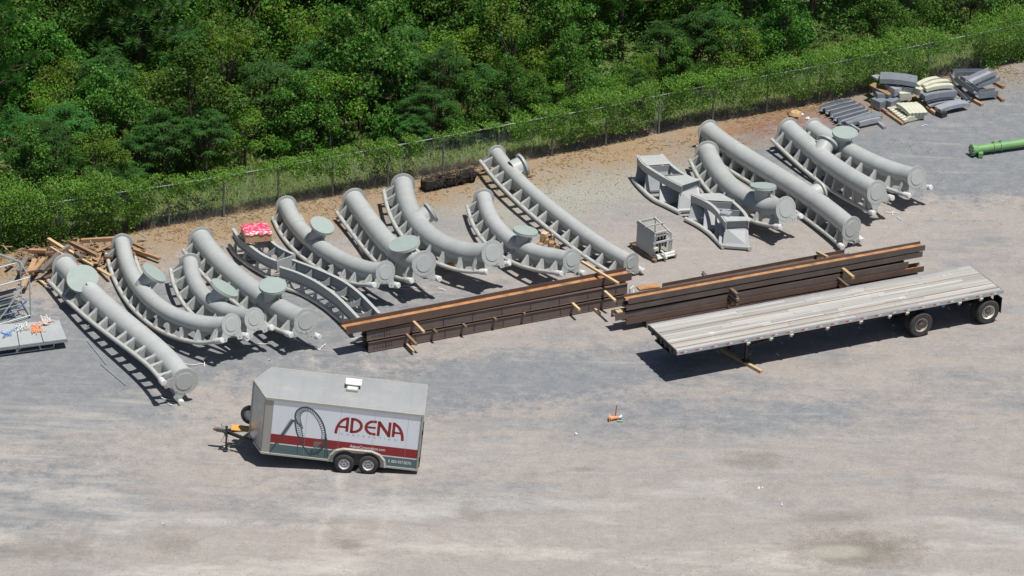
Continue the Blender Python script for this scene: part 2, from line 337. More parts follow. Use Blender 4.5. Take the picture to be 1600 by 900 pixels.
    base = mix(t, 1.0, base, mix(t, 1.0, g5, g3, 'MULTIPLY'), 'MULTIPLY')
    spk = noi(t, 30, 2, .5); base = mix(t, ramp(t, spk, [(.735, 0), (.75, .8)]), base, (.55, .54, .52))
    t.links.new(base, b.inputs['Base Color']); b.inputs['Roughness'].default_value = .95; b.inputs['Specular IOR Level'].default_value = .2
    bump(t, b, n3, .5, .03)
    mb = MB(); n = 60; x0, x1, y0, y1 = -400, 400, 20, 900
    mb.add([(x0, y0, 0), (x1, y0, 0), (x1, y1, 0), (x0, y1, 0)], [(0, 1, 2, 3)])
    o = mb.build('ground', m); tag(o, None, None, None, 'structure')
FANG = math.atan2(151.296-131.105, 18.886+16.54)
FS, FC = math.sin(FANG), math.cos(FANG)
ground()

# ---------------------------------------------------------------- fence
FP = [at(x, y) for x, y in ((-85, 402), (2, 391), (90, 380), (176, 366), (263.8, 354), (349.3, 339), (435, 323), (519.5, 308), (606, 292), (692, 275), (777.5, 259), (861.8, 243), (946, 227), (1029, 209),
                            (1113, 192), (1197, 177), (1279, 161), (1362.6, 144), (1448, 126), (1531.6, 108), (1615, 90), (1700, 71))]
FH = 1.83
fence = thing('chain_link_fence', 'weathered chain link fence with galvanised posts along the edge of the woods', 'fence', FP[0])
mb = MB(); mb.tube([p+Vector((0, 0, FH+.03+.015*math.sin(i*1.9))) for i, p in enumerate(FP)], .022, 8); mb.build('top_rail', M['frail'], fence)
for i, p in enumerate(FP):
    mb = MB(); ln = Vector((rng.uniform(-.02, .02), rng.uniform(-.02, .02), 0))
    mb.tube([p, p+ln+Vector((0, 0, FH))], .044, 10); mb.lathe(p+ln+Vector((0, 0, FH)), (0, 0, 1), [(.045, -.02), (.045, .03), (.001, .07)], 10); mb.build('post', M['post'], fence)
mb = MB(); DS = .075; wv = .0022
for i in range(len(FP)-1):
    a, b = FP[i], FP[i+1]; L = (b-a).length; d = (b-a)/L; nr = Vector((-d.y, d.x, 0)); k = -FH
    while k < L:
        for sgn in (1, -1):
            s0, s1 = (k, k+FH); z0, z1 = (0.03, FH) if sgn > 0 else (FH, .03)
            if s0 < 0: z0 += (z1-z0)*(-s0/FH); s0 = 0
            if s1 > L: z1 = z0+(z1-z0)*((L-s0)/(s1-s0)); s1 = L
            if s1 > s0+.01:
                p = a+d*s0+Vector((0, 0, z0))+nr*.03; q = a+d*s1+Vector((0, 0, z1))+nr*.03; w = Vector((0, 0, wv*1.4))
                mb.add([p-w-nr*wv, q-w-nr*wv, q+w, p+w], [(0, 1, 2, 3)])
        k += DS
mb.build('wire_mesh', M['post'], fence)

def fpos(px):
    """fence base point for a photo column (interpolated between posts)"""
    xs = (-85, 2, 90, 176, 263.8, 349.3, 435, 519.5, 606, 692, 777.5, 861.8, 946, 1029, 1113, 1197, 1279, 1362.6, 1448, 1531.6, 1615, 1700)
    for i in range(len(xs)-1):
        if px <= xs[i+1]: break
    return FP[i].lerp(FP[i+1], (px-xs[i])/(xs[i+1]-xs[i]))
FN = Vector((-FS, FC, 0)); FD = Vector((FC, FS, 0))      # away from the yard; along the fence

# ---------------------------------------------------------------- vegetation
def leaf(mb, p, s, r, up=.5, asp=.62, n=None):
    """one leaf: a slightly folded quad"""
    if n is None:
        a = r.uniform(0, 6.283); zz = r.uniform(-.3, 1)*1.0+up; n = Vector((math.cos(a), math.sin(a), zz)).normalized()
    t = n.orthogonal().normalized(); q = r.uniform(0, 6.283); b = n.cross(t); t = t*math.cos(q)+b*math.sin(q); b = n.cross(t)
    w = b*s*asp*.5; f = n*s*.12
    mb.add([p-t*s*.5, p-w+f, p+t*s*.5, p+w+f], [(0, 1, 2, 3)])
def crown(mb, r, clusters, per, ls, flat=.7):
    for c, cr in clusters:
        for _ in range(int(per*cr*cr)):
            d = Vector((r.gauss(0, 1), r.gauss(0, 1), r.gauss(0, 1)+.35)).normalized()
            rad = cr*(r.random()**.33)*(1+.18*r.gauss(0, 1)); p = c+Vector((d.x*rad, d.y*rad, d.z*rad*flat))
            if p.z < .05: continue
            a = (d+Vector((r.gauss(0, .6), r.gauss(0, .6), r.gauss(0, .6)+.5))).normalized()
            leaf(mb, p, ls*r.uniform(.6, 1.35), r, n=a)
def tree_mesh(kind, seed):
    r = random.Random(seed); tr = MB(); cm = MB(); lm = 'leaf1'
    if kind == 'broad':
        H = 5.0; n = 20; cl = []
        tr.tube([(0, 0, 0), (r.gauss(0, .08), r.gauss(0, .08), H*.4), (r.gauss(0, .15), r.gauss(0, .15), H*.8)], .12, 8, .04)
        for i in range(n):
            a = i*2.4+r.uniform(-.4, .4); h = H*(.12+.80*(i/n)); w = 1.75*math.sin(math.pi*min(.97, .25+.72*i/n))**.8*r.uniform(.55, 1.1)
            c = Vector((math.cos(a)*w, math.sin(a)*w, h)); cl.append((c, r.uniform(.42, .85)))
            tr.tube([(0, 0, h*.6), c*.5+Vector((0, 0, h*.33)), c], .03, 5, .01)
        cl.append((Vector((0, 0, H*.97)), .6)); crown(cm, r, cl, 760, .15)
    elif kind == 'sumac':
        H = 3.6; lm = 'leaf2'
        tr.tube([(0, 0, 0), (.05, 0, H*.6)], .08, 8, .04)
        for i in range(26):      # rosettes of long drooping compound fronds
            a = i*2.4; w = 1.55*math.sqrt((i+.5)/26); h = H*(1-.42*(w/1.55)**2)+r.uniform(-.3, .25); c = Vector((math.cos(a)*w, math.sin(a)*w, h))
            tr.tube([(c.x*.2, c.y*.2, H*.35), (c.x*.7, c.y*.7, h*.75), c], .03, 5, .012)
            for k in range(11):
                b = k*2*math.pi/11+r.uniform(-.2, .2); el = r.uniform(.15, .8); L = r.uniform(.38, .62); dv = Vector((math.cos(b), math.sin(b), el)).normalized()
                for j in range(9):
                    u = (j+1)/9; p = c+dv*L*u+Vector((0, 0, -.28*u*u*L/.5)); sdv = dv.cross(Vector((0, 0, 1))).normalized()
                    for sg in (-1, 1):
                        leaf(cm, p+sdv*sg*.075, .15*(1.1-.4*u), r, n=Vector((r.gauss(0, .35), r.gauss(0, .35), 1)).normalized(), asp=.36)
    elif kind == 'bright':
        H = 4.2; lm = 'leaf3'; cl = []
        tr.tube([(0, 0, 0), (0, .1, H*.7)], .10, 8, .04)
        for i in range(13):
            a = i*2.4; w = 1.5*r.uniform(.3, 1); h = H*r.uniform(.35, .95); cl.append((Vector((math.cos(a)*w, math.sin(a)*w, h)), r.uniform(.35, .7)))
            tr.tube([(0, 0, h*.5), cl[-1][0]], .035, 5, .012)
        crown(cm, r, cl, 620, .12, .8)
    elif kind == 'pine':
        H = 9.5; lm = 'needle'
        tr.tube([(0, 0, 0), (.1, 0, H*.5), (0, .1, H)], .17, 8, .03)
        for i in range(46):
            h = H*(.28+.72*i/46); w = 2.5*(1-(i/46)**1.4)+.35; a = i*2.4+r.uniform(-.3, .3); L = w*r.uniform(.7, 1.1)
            e = Vector((math.cos(a)*L, math.sin(a)*L, h+L*.25)); tr.tube([(0, 0, h), (e.x*.6, e.y*.6, h+L*.05), e], .035, 5, .012)
            for k in range(max(3, int(L*4))):
                u = 1-k*.11; c = Vector((e.x*u, e.y*u, h+L*.25*u*u))+Vector((r.gauss(0, .16), r.gauss(0, .16), r.gauss(0, .1)))
                for j in range(42):
                    d = Vector((r.gauss(0, 1)+e.x*.15, r.gauss(0, 1)+e.y*.15, r.gauss(0, 1)+.9)).normalized(); q = c+d*r.uniform(.22, .40)
                    sdv = d.orthogonal().normalized()*.016; cm.add([c+d*.04-sdv, c+d*.04+sdv, q+sdv*.4, q-sdv*.4], [(0, 1, 2, 3)])
    elif kind == 'tall':
        H = 8.0; n = 34; cl = []
        tr.tube([(0, 0, 0), (.15, .1, H*.45), (-.1, .1, H*.9)], .17, 8, .04)
        for i in range(n):
            a = i*2.4+r.uniform(-.5, .5); h = H*(.14+.82*(i/n)); w = 2.3*math.sin(math.pi*min(.96, .28+.68*i/n))**.7*r.uniform(.4, 1.1)
            c = Vector((math.cos(a)*w, math.sin(a)*w, h)); cl.append((c, r.uniform(.5, .95)))
            tr.tube([(0, 0, h*.65), c*.55+Vector((0, 0, h*.32)), c], .035, 5, .01)
        crown(cm, r, cl, 640, .165)
    elif kind == 'shrub':
        cl = [(Vector((r.gauss(0, .5), r.gauss(0, .5), r.uniform(.5, 1.7))), r.uniform(.35, .65)) for _ in range(9)]; lm = 'leaf1'
        for c, _ in cl: tr.tube([(c.x*.15, c.y*.15, 0), c], .02, 5, .008)
        crown(cm, r, cl, 620, .12, .8)
    return tr, cm, lm
KN = {'broad': ('broadleaf_tree', 'leafy mid green broadleaf tree of medium height in the wood', 'tree', 'broadleaf trees in the wood'),
      'sumac': ('sumac_tree', 'low bluish green tree with rosettes of drooping compound leaves at the front of the wood', 'tree', 'compound-leaved trees at the edge of the wood'),
      'bright': ('young_tree', 'small yellow green young tree among the darker trees', 'tree', 'yellow green young trees in the wood'),
      'tall': ('tall_broadleaf_tree', 'tall dark broadleaf tree rising in the depth of the wood', 'tree', 'tall broadleaf trees deep in the wood'),
      'pine': ('pine_tree', 'dark pine with tufted needles standing above the broadleaf trees', 'tree', 'pines in the wood'),
      'shrub': ('leafy_shrub', 'bushy green shrub growing against the fence', 'shrub', 'shrubs along the fence')}
PROTO = {}
for kind, nv in (('broad', 3), ('sumac', 2), ('bright', 2), ('tall', 3), ('pine', 2), ('shrub', 2)):
    PROTO[kind] = [tree_mesh(kind, 11*k+len(kind)) for k in range(nv)]
USED = {}
def plant(kind, v, p, sc, rz, label=None, group=True, hs=1.0):
    nm, lb, cat, gr = KN[kind]; m = Matrix.Translation(p) @ Matrix.Rotation(rz, 4, 'Z') @ Matrix.Diagonal((sc, sc, sc*hs, 1))
    key = (kind, v)
    if key not in USED:
        e = thing(nm, label or lb, cat, p, Matrix()); tr, cm, lm = PROTO[kind][v]
        a = tr.build('trunk', M['bark'], e); b = cm.build('crown', M[lm], e); USED[key] = (a, b)
        if kind == 'shrub': a.name = 'stem'
    else:
        e = thing(nm, label or lb, cat, p, Matrix())
        for s in USED[key]:
            c = s.copy(); C.objects.link(c); c.parent = e
    e.matrix_world = m; e['label'] = label or lb
    if group: e['group'] = gr
    return e
r = random.Random(77); pts = []
def try_pt(p, dmin):
    for q, dq in pts:
        if (p-q).length < (dmin+dq)*.5: return False
    pts.append((p, dmin)); return True
# named pines first, at the places the photograph shows them
for k, (px, d, h, lb) in enumerate(((88, 8.5, 1.12, 'big dark pine at the top left of the wood, nearest the corner'), (5, 6.5, .85, 'dark pine cut by the left border of the photo'), (398, 12.0, 1.1, 'dark green pine crown above pale shrubs, second pine on the left'),
                                    (1015, 10, 1.0, 'slim pine near the middle of the wood'), (1375, 6.0, 1.0, 'pine above the far steel piles with light tufts of needles'), (1245, 8, 1.1, 'dark pine on the right half between gaps of shade'), (1500, 6.5, 1.1, 'pine in the top right of the wood'), (1110, 8, 1.05, 'pine right of the middle with a drooping crown'))):
    p = fpos(px)+FN*d; pts.append((p, 4.2)); plant('pine', k % 2, p, h, r.uniform(0, 6), lb, False)
def pxof(p):
    v = p-Vector((0, 0, CAM_H)); cz = v.y*math.cos(CAM_PITCH)-v.z*math.sin(CAM_PITCH); cy = v.y*math.sin(CAM_PITCH)+v.z*math.cos(CAM_PITCH)
    u = CAM_F*v.x/cz; w = CAM_F*cy/cz; c, s = math.cos(CAM_ROLL), math.sin(CAM_ROLL)
    return 800+u*c+w*s, 450-(-u*s+w*c)
cnt = 0
for row, (d0, d1, kinds, tries, dm, s0, s1) in enumerate(((1.9, 4.0, ('sumac', 'sumac', 'broad', 'bright', 'shrub'), 420, 1.35, .55, .9), (4.0, 9.5, ('broad', 'sumac', 'bright', 'broad', 'sumac'), 900, 1.75, .8, 1.15), (9.5, 30, ('tall', 'broad', 'bright', 'tall', 'broad', 'tall'), 2600, 2.35, .85, 1.3))):
    for _ in range(tries):
        s = r.uniform(-16, 56); d = r.uniform(d0, d1); p = Vector((-16.54, 131.1, 0))+FD*s+FN*d
        fx, _y = pxof(p)
        if cnt >= 284: break
        off = 1.3 if 200 < fx < 640 else .0            # open grass strip behind the bare part of the fence
        if fx > 1100: off = .8+(fx-1100)/500*.8
        if d < 1.9+off: continue
        k = r.choice(kinds); sc = r.uniform(s0, s1)
        if k == 'tall' and d < 12: k = 'broad'
        if row == 0: sc *= .55+.22*(d-1.2)
        x_, y_ = pxof(p+Vector((0, 0, {'broad': 5, 'tall': 8, 'sumac': 3.6, 'bright': 4.2, 'shrub': 2}[k]*sc)))
        if y_ < -60 or x_ < -120 or x_ > 1720 or cnt >= 285: 
            pass
        x_, y_ = pxof(p+Vector((0, 0, 1.0)))
        if (y_ < -25) or not (-90 < x_ < 1690): continue
        if not try_pt(p, dm*sc): continue
        plant(k, r.randrange(len(PROTO[k])), p, sc, r.uniform(0, 6.28), hs=r.uniform(.85, 1.25)); cnt += 1
print('trees', cnt)
# undergrowth beneath the wood
mb = MB(); ru = random.Random(3)
def moundh(s, d):
    a = noise.noise(Vector((s*.55, d*.55, 0)))+.5*noise.noise(Vector((s*1.4, d*1.4, 4)))+.25*noise.noise(Vector((s*3.2, d*3.2, 8)))
    return max(.15, min(1, (d-1.2)/2.5)*(1.25+1.5*a)+min(1.6, max(0, d-3)*.12))
for _ in range(150000):
    s = ru.uniform(-17, 56); d = 1.7+ru.random()**.85*27
    p = Vector((-16.54, 131.1, 0))+FD*s+FN*d; fx, _y = pxof(p)
    if _y < -30 or fx < -60 or fx > 1660: continue
    if 225 < fx < 660 and d < 3.0: continue
    h = moundh(s, d); g = Vector((moundh(s-.15, d)-moundh(s+.15, d), moundh(s, d-.15)-moundh(s, d+.15), .5)); nn = (FD*g.x+FN*g.y+Vector((0, 0, g.z))).normalized()
    nn = (nn+Vector((ru.gauss(0, .5), ru.gauss(0, .5), ru.gauss(0, .3)))).normalized()
    leaf(mb, p+Vector((0, 0, max(.08, h-abs(ru.gauss(0, .22))))), ru.uniform(.09, .22), ru, n=nn)
tag(mb.build('undergrowth', M['leaf1']), 'dark leafy undergrowth covering the soil of the wood', 'undergrowth', kind='stuff')
# vines on and over the fence: cover(px) -> how much of the fence they take
def cover(px):
    K = ((-90, 1.0), (60, 1.0), (150, .98), (210, .80), (245, .42), (290, .24), (350, .16), (430, .15), (510, .38), (560, .30), (640, .32), (690, .04), (790, .05), (815, .48), (880, .62), (930, .70), (1000, .58), (1060, .50), (1120, .52), (1200, .56), (1280, .66), (1350, .80), (1440, .85), (1462, .35), (1515, .35), (1535, 1.0), (1700, 1.0))
    for i in range(len(K)-1):
        if px <= K[i+1][0]: return K[i][1]+(K[i+1][1]-K[i][1])*(px-K[i][0])/(K[i+1][0]-K[i][0])
    return 1
mb = MB(); rv = random.Random(9); i = 0
while i < 130000:
    px = rv.uniform(-90, 1690); c = cover(px)
    if rv.random() > c+.05: continue
    i += 1; p = fpos(px); nz = noise.noise(Vector((px*.022, 0, 3)))+.6*noise.noise(Vector((px*.07, 5, 3)))
    top = FH+.16+.40*c*(1.1+nz)+(.38 if c > .9 and px < 240 else .28 if c > .9 else .20 if px > 880 and c > .45 else 0); low = FH*(1-min(1, c*1.05))+nz*.45*FH*.6
    z = top-(top-max(0, low))*rv.random()**(1.25 if c < .9 else .9)
    bulge = .30+.42*c*(1+.8*noise.noise(Vector((px*.03, z*1.5, 7))))
    side = rv.uniform(-1, .75)*bulge*(1.15 if z > FH*.7 else .6)
    hole = noise.noise(Vector((px*.05, z*2.2, 1)))
    if hole < -.22 and c < 1: continue
    leaf(mb, p-FN*side+Vector((0, 0, max(.03, z))), rv.uniform(.05, .115), rv, up=.7)
tag(mb.build('fence_vines', M['vine']), 'bright green vines climbing over the chain link fence', 'vines', kind='stuff')
mb = MB(); i = 0
while i < 9000:
    px = rv.choice((rv.gauss(290, 38), rv.gauss(600, 40), rv.gauss(1010, 40))); p = fpos(px); z = FH*rv.uniform(.15, 1.05); hole = noise.noise(Vector((px*.06, z*2.4, 11))); i += 1
    if hole < .0: continue
    leaf(mb, p+FN*rv.uniform(.05, .5)+Vector((0, 0, z)), rv.uniform(.05, .12), rv, up=.3)
tag(mb.build('dead_vines', leafmat('dead_vine_leaf', (.07, .06, .03), (.16, .13, .06), var=0, hv=0)), 'brown withered vines hanging behind the wire mesh', 'vines', kind='stuff')
# grass strip beyond the fence
def blades(n, fn, hmin, hmax, wd, mt, name, label):
    mb = MB(); rg = random.Random(len(name)+n)
    for _ in range(n):
        p = fn(rg)
        if p is None: continue
        h = rg.uniform(hmin, hmax); a = rg.uniform(0, 6.28); d = Vector((math.cos(a), math.sin(a), 0)); b = Vector((-d.y, d.x, 0))
        mb.add([p-d*wd, p+d*wd, p+b*h*rg.uniform(-1.3, 1.3)+Vector((0, 0, h*rg.uniform(.5, 1)))], [(0, 1, 2)])
    tag(mb.build(name, mt), label, 'grass', kind='stuff')
def g1(q):
    s = q.uniform(-16, 54); d = q.uniform(.05, 6); return Vector((-16.54, 131.1, 0))+FD*s+FN*d
def g2(q):
    s = q.uniform(-12, 54); d = q.gauss(0, .22)-.05; p = Vector((-16.54, 131.1, 0))+FD*s-FN*d*1.0
    return p if noise.noise(Vector((s*.6, 0, 0))) > -.15 else None
blades(80000, g1, .08, .34, .018, M['grass'], 'meadow_grass', 'tall green grass growing behind the fence')
blades(16000, g2, .1, .5, .011, M['dry'], 'dry_grass', 'dry straw coloured grass along the foot of the fence')
mb = MB(); rd = random.Random(21)        # mulch, twigs and clippings strewn in front of the fence
for _ in range(5200):
    s = rd.uniform(-10, 46); d = abs(rd.gauss(0, 1.25)); p = Vector((-16.54, 131.1, .012))+FD*s-FN*(d+.05); a = rd.uniform(0, 3.14); L = rd.uniform(.04, .22)
    if noise.noise(Vector((s*.5, d*.6, 2))) < -.2: continue
    mb.beam(p, p+Vector((math.cos(a)*L, math.sin(a)*L, rd.uniform(0, .06))), rd.uniform(.01, .03), .012)
tag(mb.build('twig_litter', M['debris']), 'dry twigs and clippings strewn on the soil before the fence', 'debris', kind='stuff')
mb = MB()
for _ in range(5000):                      # loose stones
    px, py = rd.uniform(-20, 1620), rd.uniform(150, 900); p = at(px, py)
    if (p.x+16.54)*FS-(p.y-131.1)*FC < .2: continue
    s = rd.uniform(.010, .024); mb.box(p+Vector((0, 0, s*.3)), (s*rd.uniform(1, 2), s*rd.uniform(1, 2), s), Matrix.Rotation(rd.uniform(0, 3), 3, 'Z'))
tag(mb.build('loose_stones', mat('loose_stone', (.40, .39, .37), (.30, .30, .29), 3, .9, island=.4)), 'small loose stones scattered over the yard', 'stones', kind='stuff')
mb = MB()
for (px, py, rx, n) in ((1425, 222, .5, 90), (1455, 270, .5, 70), (1330, 700, .01, 1), (885, 290, 2.0, 700), (820, 285, 1.2, 380), (980, 270, 1.5, 420), (700, 262, 1.0, 200), (1180, 200, 1.2, 240), (380, 338, 1.2, 180), (560, 300, 1.2, 160), (1445, 243, .4, 60), (1560, 170, 1.2, 160), (1385, 225, .6, 60), (1590, 150, 1.2, 260), (1225, 360, .01, 1)):
    c = at(px, py)
    for _ in range(int(n*.7)):
        p = c+Vector((rd.gauss(0, rx), rd.gauss(0, rx*.8), .03)); nz_ = noise.noise(p*1.7)
        if nz_ < -.05: continue
        leaf(mb, p, rd.uniform(.03, .075), rd, up=.8)
tag(mb.build('ground_weeds', M['leaf3']), 'sparse green weeds in the open gravel', 'weeds', kind='stuff')
# ---------------------------------------------------------------- coaster track sections
TR = {"A":{"r":0.42,"C":[[-17.87,126.221,0.834],[-17.122,124.838,0.872],[-16.377,123.53,0.903],[-15.63,122.311,0.927],[-14.883,121.169,0.945],[-14.141,120.079,0.955],[-13.42,118.996,0.958],[-12.741,117.86,0.953],[-12.133,116.597,0.94]],"roll":[0.198,0.29,0.383,0.476,0.569,0.662,0.756,0.85,0.944],"h":0.628,"g":1.185},"B":{"r":0.32,"C":[[-15.876,128.793,0.704],[-15.515,127.224,0.652],[-15.01,125.536,0.723],[-14.401,124.001,0.827],[-13.717,122.714,0.943],[-12.978,121.698,1.072],[-12.211,120.958,1.214],[-11.442,120.481,1.365],[-10.69,120.061,1.612]],"roll":[0.149,0.022,-0.071,-0.131,-0.157,-0.149,-0.107,-0.031,0.078],"h":0.535,"g":1.141},"C":{"r":0.32,"C":[[-12.912,126.732,0.924],[-12.732,125.752,0.91],[-12.464,124.778,0.918],[-12.126,123.88,0.949],[-11.731,123.096,1.003],[-11.295,122.439,1.079],[-10.832,121.895,1.179],[-10.349,121.322,1.354],[-9.866,120.706,1.581]],"roll":[0.467,0.391,0.316,0.242,0.169,0.097,0.025,-0.045,-0.115],"h":0.591,"g":1.148},"D":{"r":0.41,"C":[[-12.716,129.269,0.809],[-12.189,128.027,0.816],[-11.622,126.885,0.838],[-11.032,125.805,0.876],[-10.428,124.768,0.929],[-9.815,123.771,0.999],[-9.195,122.827,1.083],[-8.561,121.964,1.184],[-7.903,121.224,1.3]],"roll":[0.252,0.25,0.249,0.251,0.253,0.258,0.264,0.272,0.281],"h":0.583,"g":1.246},"F":{"r":0.35,"C":[[-9.519,133.123,0.619],[-9.128,131.723,0.644],[-8.648,130.502,0.685],[-8.11,129.415,0.744],[-7.533,128.439,0.82],[-6.931,127.492,0.95],[-6.314,126.608,1.122],[-5.686,125.837,1.326],[-5.043,125.228,1.559]],"roll":[-0.017,-0.038,-0.043,-0.033,-0.008,0.032,0.088,0.159,0.246],"h":0.519,"g":1.162},"G":{"r":0.41,"C":[[-6.723,133.451,0.868],[-6.377,132.539,0.848],[-6.031,131.59,0.858],[-5.678,130.597,0.898],[-5.31,129.57,0.972],[-4.921,128.542,1.079],[-4.502,127.564,1.221],[-4.046,126.704,1.396],[-3.542,126.048,1.604]],"roll":[0.241,0.169,0.112,0.07,0.044,0.033,0.037,0.057,0.091],"h":0.654,"g":1.202},"H":{"r":0.41,"C":[[-4.743,134.99,0.92],[-4.538,133.458,0.928],[-4.221,131.979,0.96],[-3.804,130.643,1.016],[-3.298,129.508,1.093],[-2.724,128.607,1.192],[-2.104,127.948,1.309],[-1.467,127.514,1.442],[-0.845,127.094,1.675]],"roll":[0.545,0.505,0.454,0.392,0.32,0.237,0.144,0.04,-0.074],"h":0.63,"g":1.122},"I":{"r":0.33,"C":[[-1.31,134.225,0.782],[-1.104,132.872,0.778],[-0.784,131.616,0.8],[-0.372,130.515,0.846],[0.11,129.591,0.918],[0.643,128.841,1.016],[1.207,128.232,1.139],[1.778,127.702,1.288],[2.336,127.165,1.463]],"roll":[0.294,0.257,0.228,0.207,0.194,0.188,0.191,0.201,0.219],"h":0.553,"g":1.124},"J":{"r":0.3,"C":[[-0.862,138.752,0.817],[-0.247,137.041,0.809],[0.42,135.536,0.8],[1.118,134.165,0.791],[1.829,132.885,0.78],[2.547,131.681,0.768],[3.271,130.56,0.753],[4.009,129.55,0.734],[4.779,128.696,0.714]],"roll":[0.418,0.392,0.359,0.318,0.27,0.213,0.149,0.077,-0.003],"h":0.524,"g":1.146},"N":{"r":0.42,"C":[[8.251,139.766,0.802],[8.446,138.541,0.818],[8.702,137.366,0.85],[9.016,136.281,0.897],[9.382,135.319,0.959],[9.794,134.503,1.033],[10.246,133.852,1.117],[10.728,133.331,1.23],[11.215,132.73,1.467]],"roll":[0.286,0.298,0.291,0.266,0.223,0.161,0.081,-0.017,-0.134],"h":0.567,"g":1.196},"O":{"r":0.41,"C":[[8.402,142.2,0.755],[9.105,140.824,0.757],[9.836,139.598,0.764],[10.577,138.444,0.777],[11.312,137.303,0.794],[12.027,136.133,0.816],[12.71,134.908,0.844],[13.354,133.613,0.877],[13.952,132.249,0.914]],"roll":[-0.006,-0.006,-0.008,-0.01,-0.013,-0.016,-0.021,-0.026,-0.031],"h":0.657,"g":1.072},"P":{"r":0.41,"C":[[11.906,142.28,0.968],[12.303,141.384,0.946],[12.694,140.474,0.932],[13.092,139.585,0.925],[13.501,138.739,0.925],[13.902,137.709,1.038],[14.312,136.708,1.169],[14.731,135.743,1.307],[15.148,134.789,1.452]],"roll":[0.412,0.312,0.211,0.11,0.009,-0.093,-0.196,-0.299,-0.403],"h":0.7,"g":1.123},"Q":{"r":0.39,"C":[[13.022,142.508,0.911],[13.492,141.654,0.925],[13.964,140.801,0.953],[14.442,139.97,0.995],[14.929,139.179,1.048],[15.428,138.446,1.111],[15.942,137.79,1.179],[16.472,137.224,1.247],[16.992,136.547,1.405]],"roll":[0.445,0.461,0.453,0.422,0.368,0.29,0.189,0.065,-0.082],"h":0.628,"g":1.173}}
def frames(P, n):
    out = []
    for i in range(n):
        t = (P[min(i+1, n-1)]-P[max(i-1, 0)]).normalized(); S = t.cross(Vector((0, 0, 1))).normalized(); out.append((t, S, S.cross(t)))
    return out
def lidn(deg, q):
    a = R(deg); s = math.sqrt(1-q*q); cp, sp = math.cos(CAM_PITCH), math.sin(CAM_PITCH)
    rt = Vector((1, 0, 0)); up = Vector((0, sp, cp)); bk = Vector((0, -cp, sp))
    return (rt*s*math.cos(a+CAM_ROLL*0)+up*s*math.sin(a)+bk*q).normalized()
PHI = dict(A=25, B=41, C=39, D=34, F=41, G=28, H=38, I=40, J=44, N=41, O=41, P=39, Q=37)
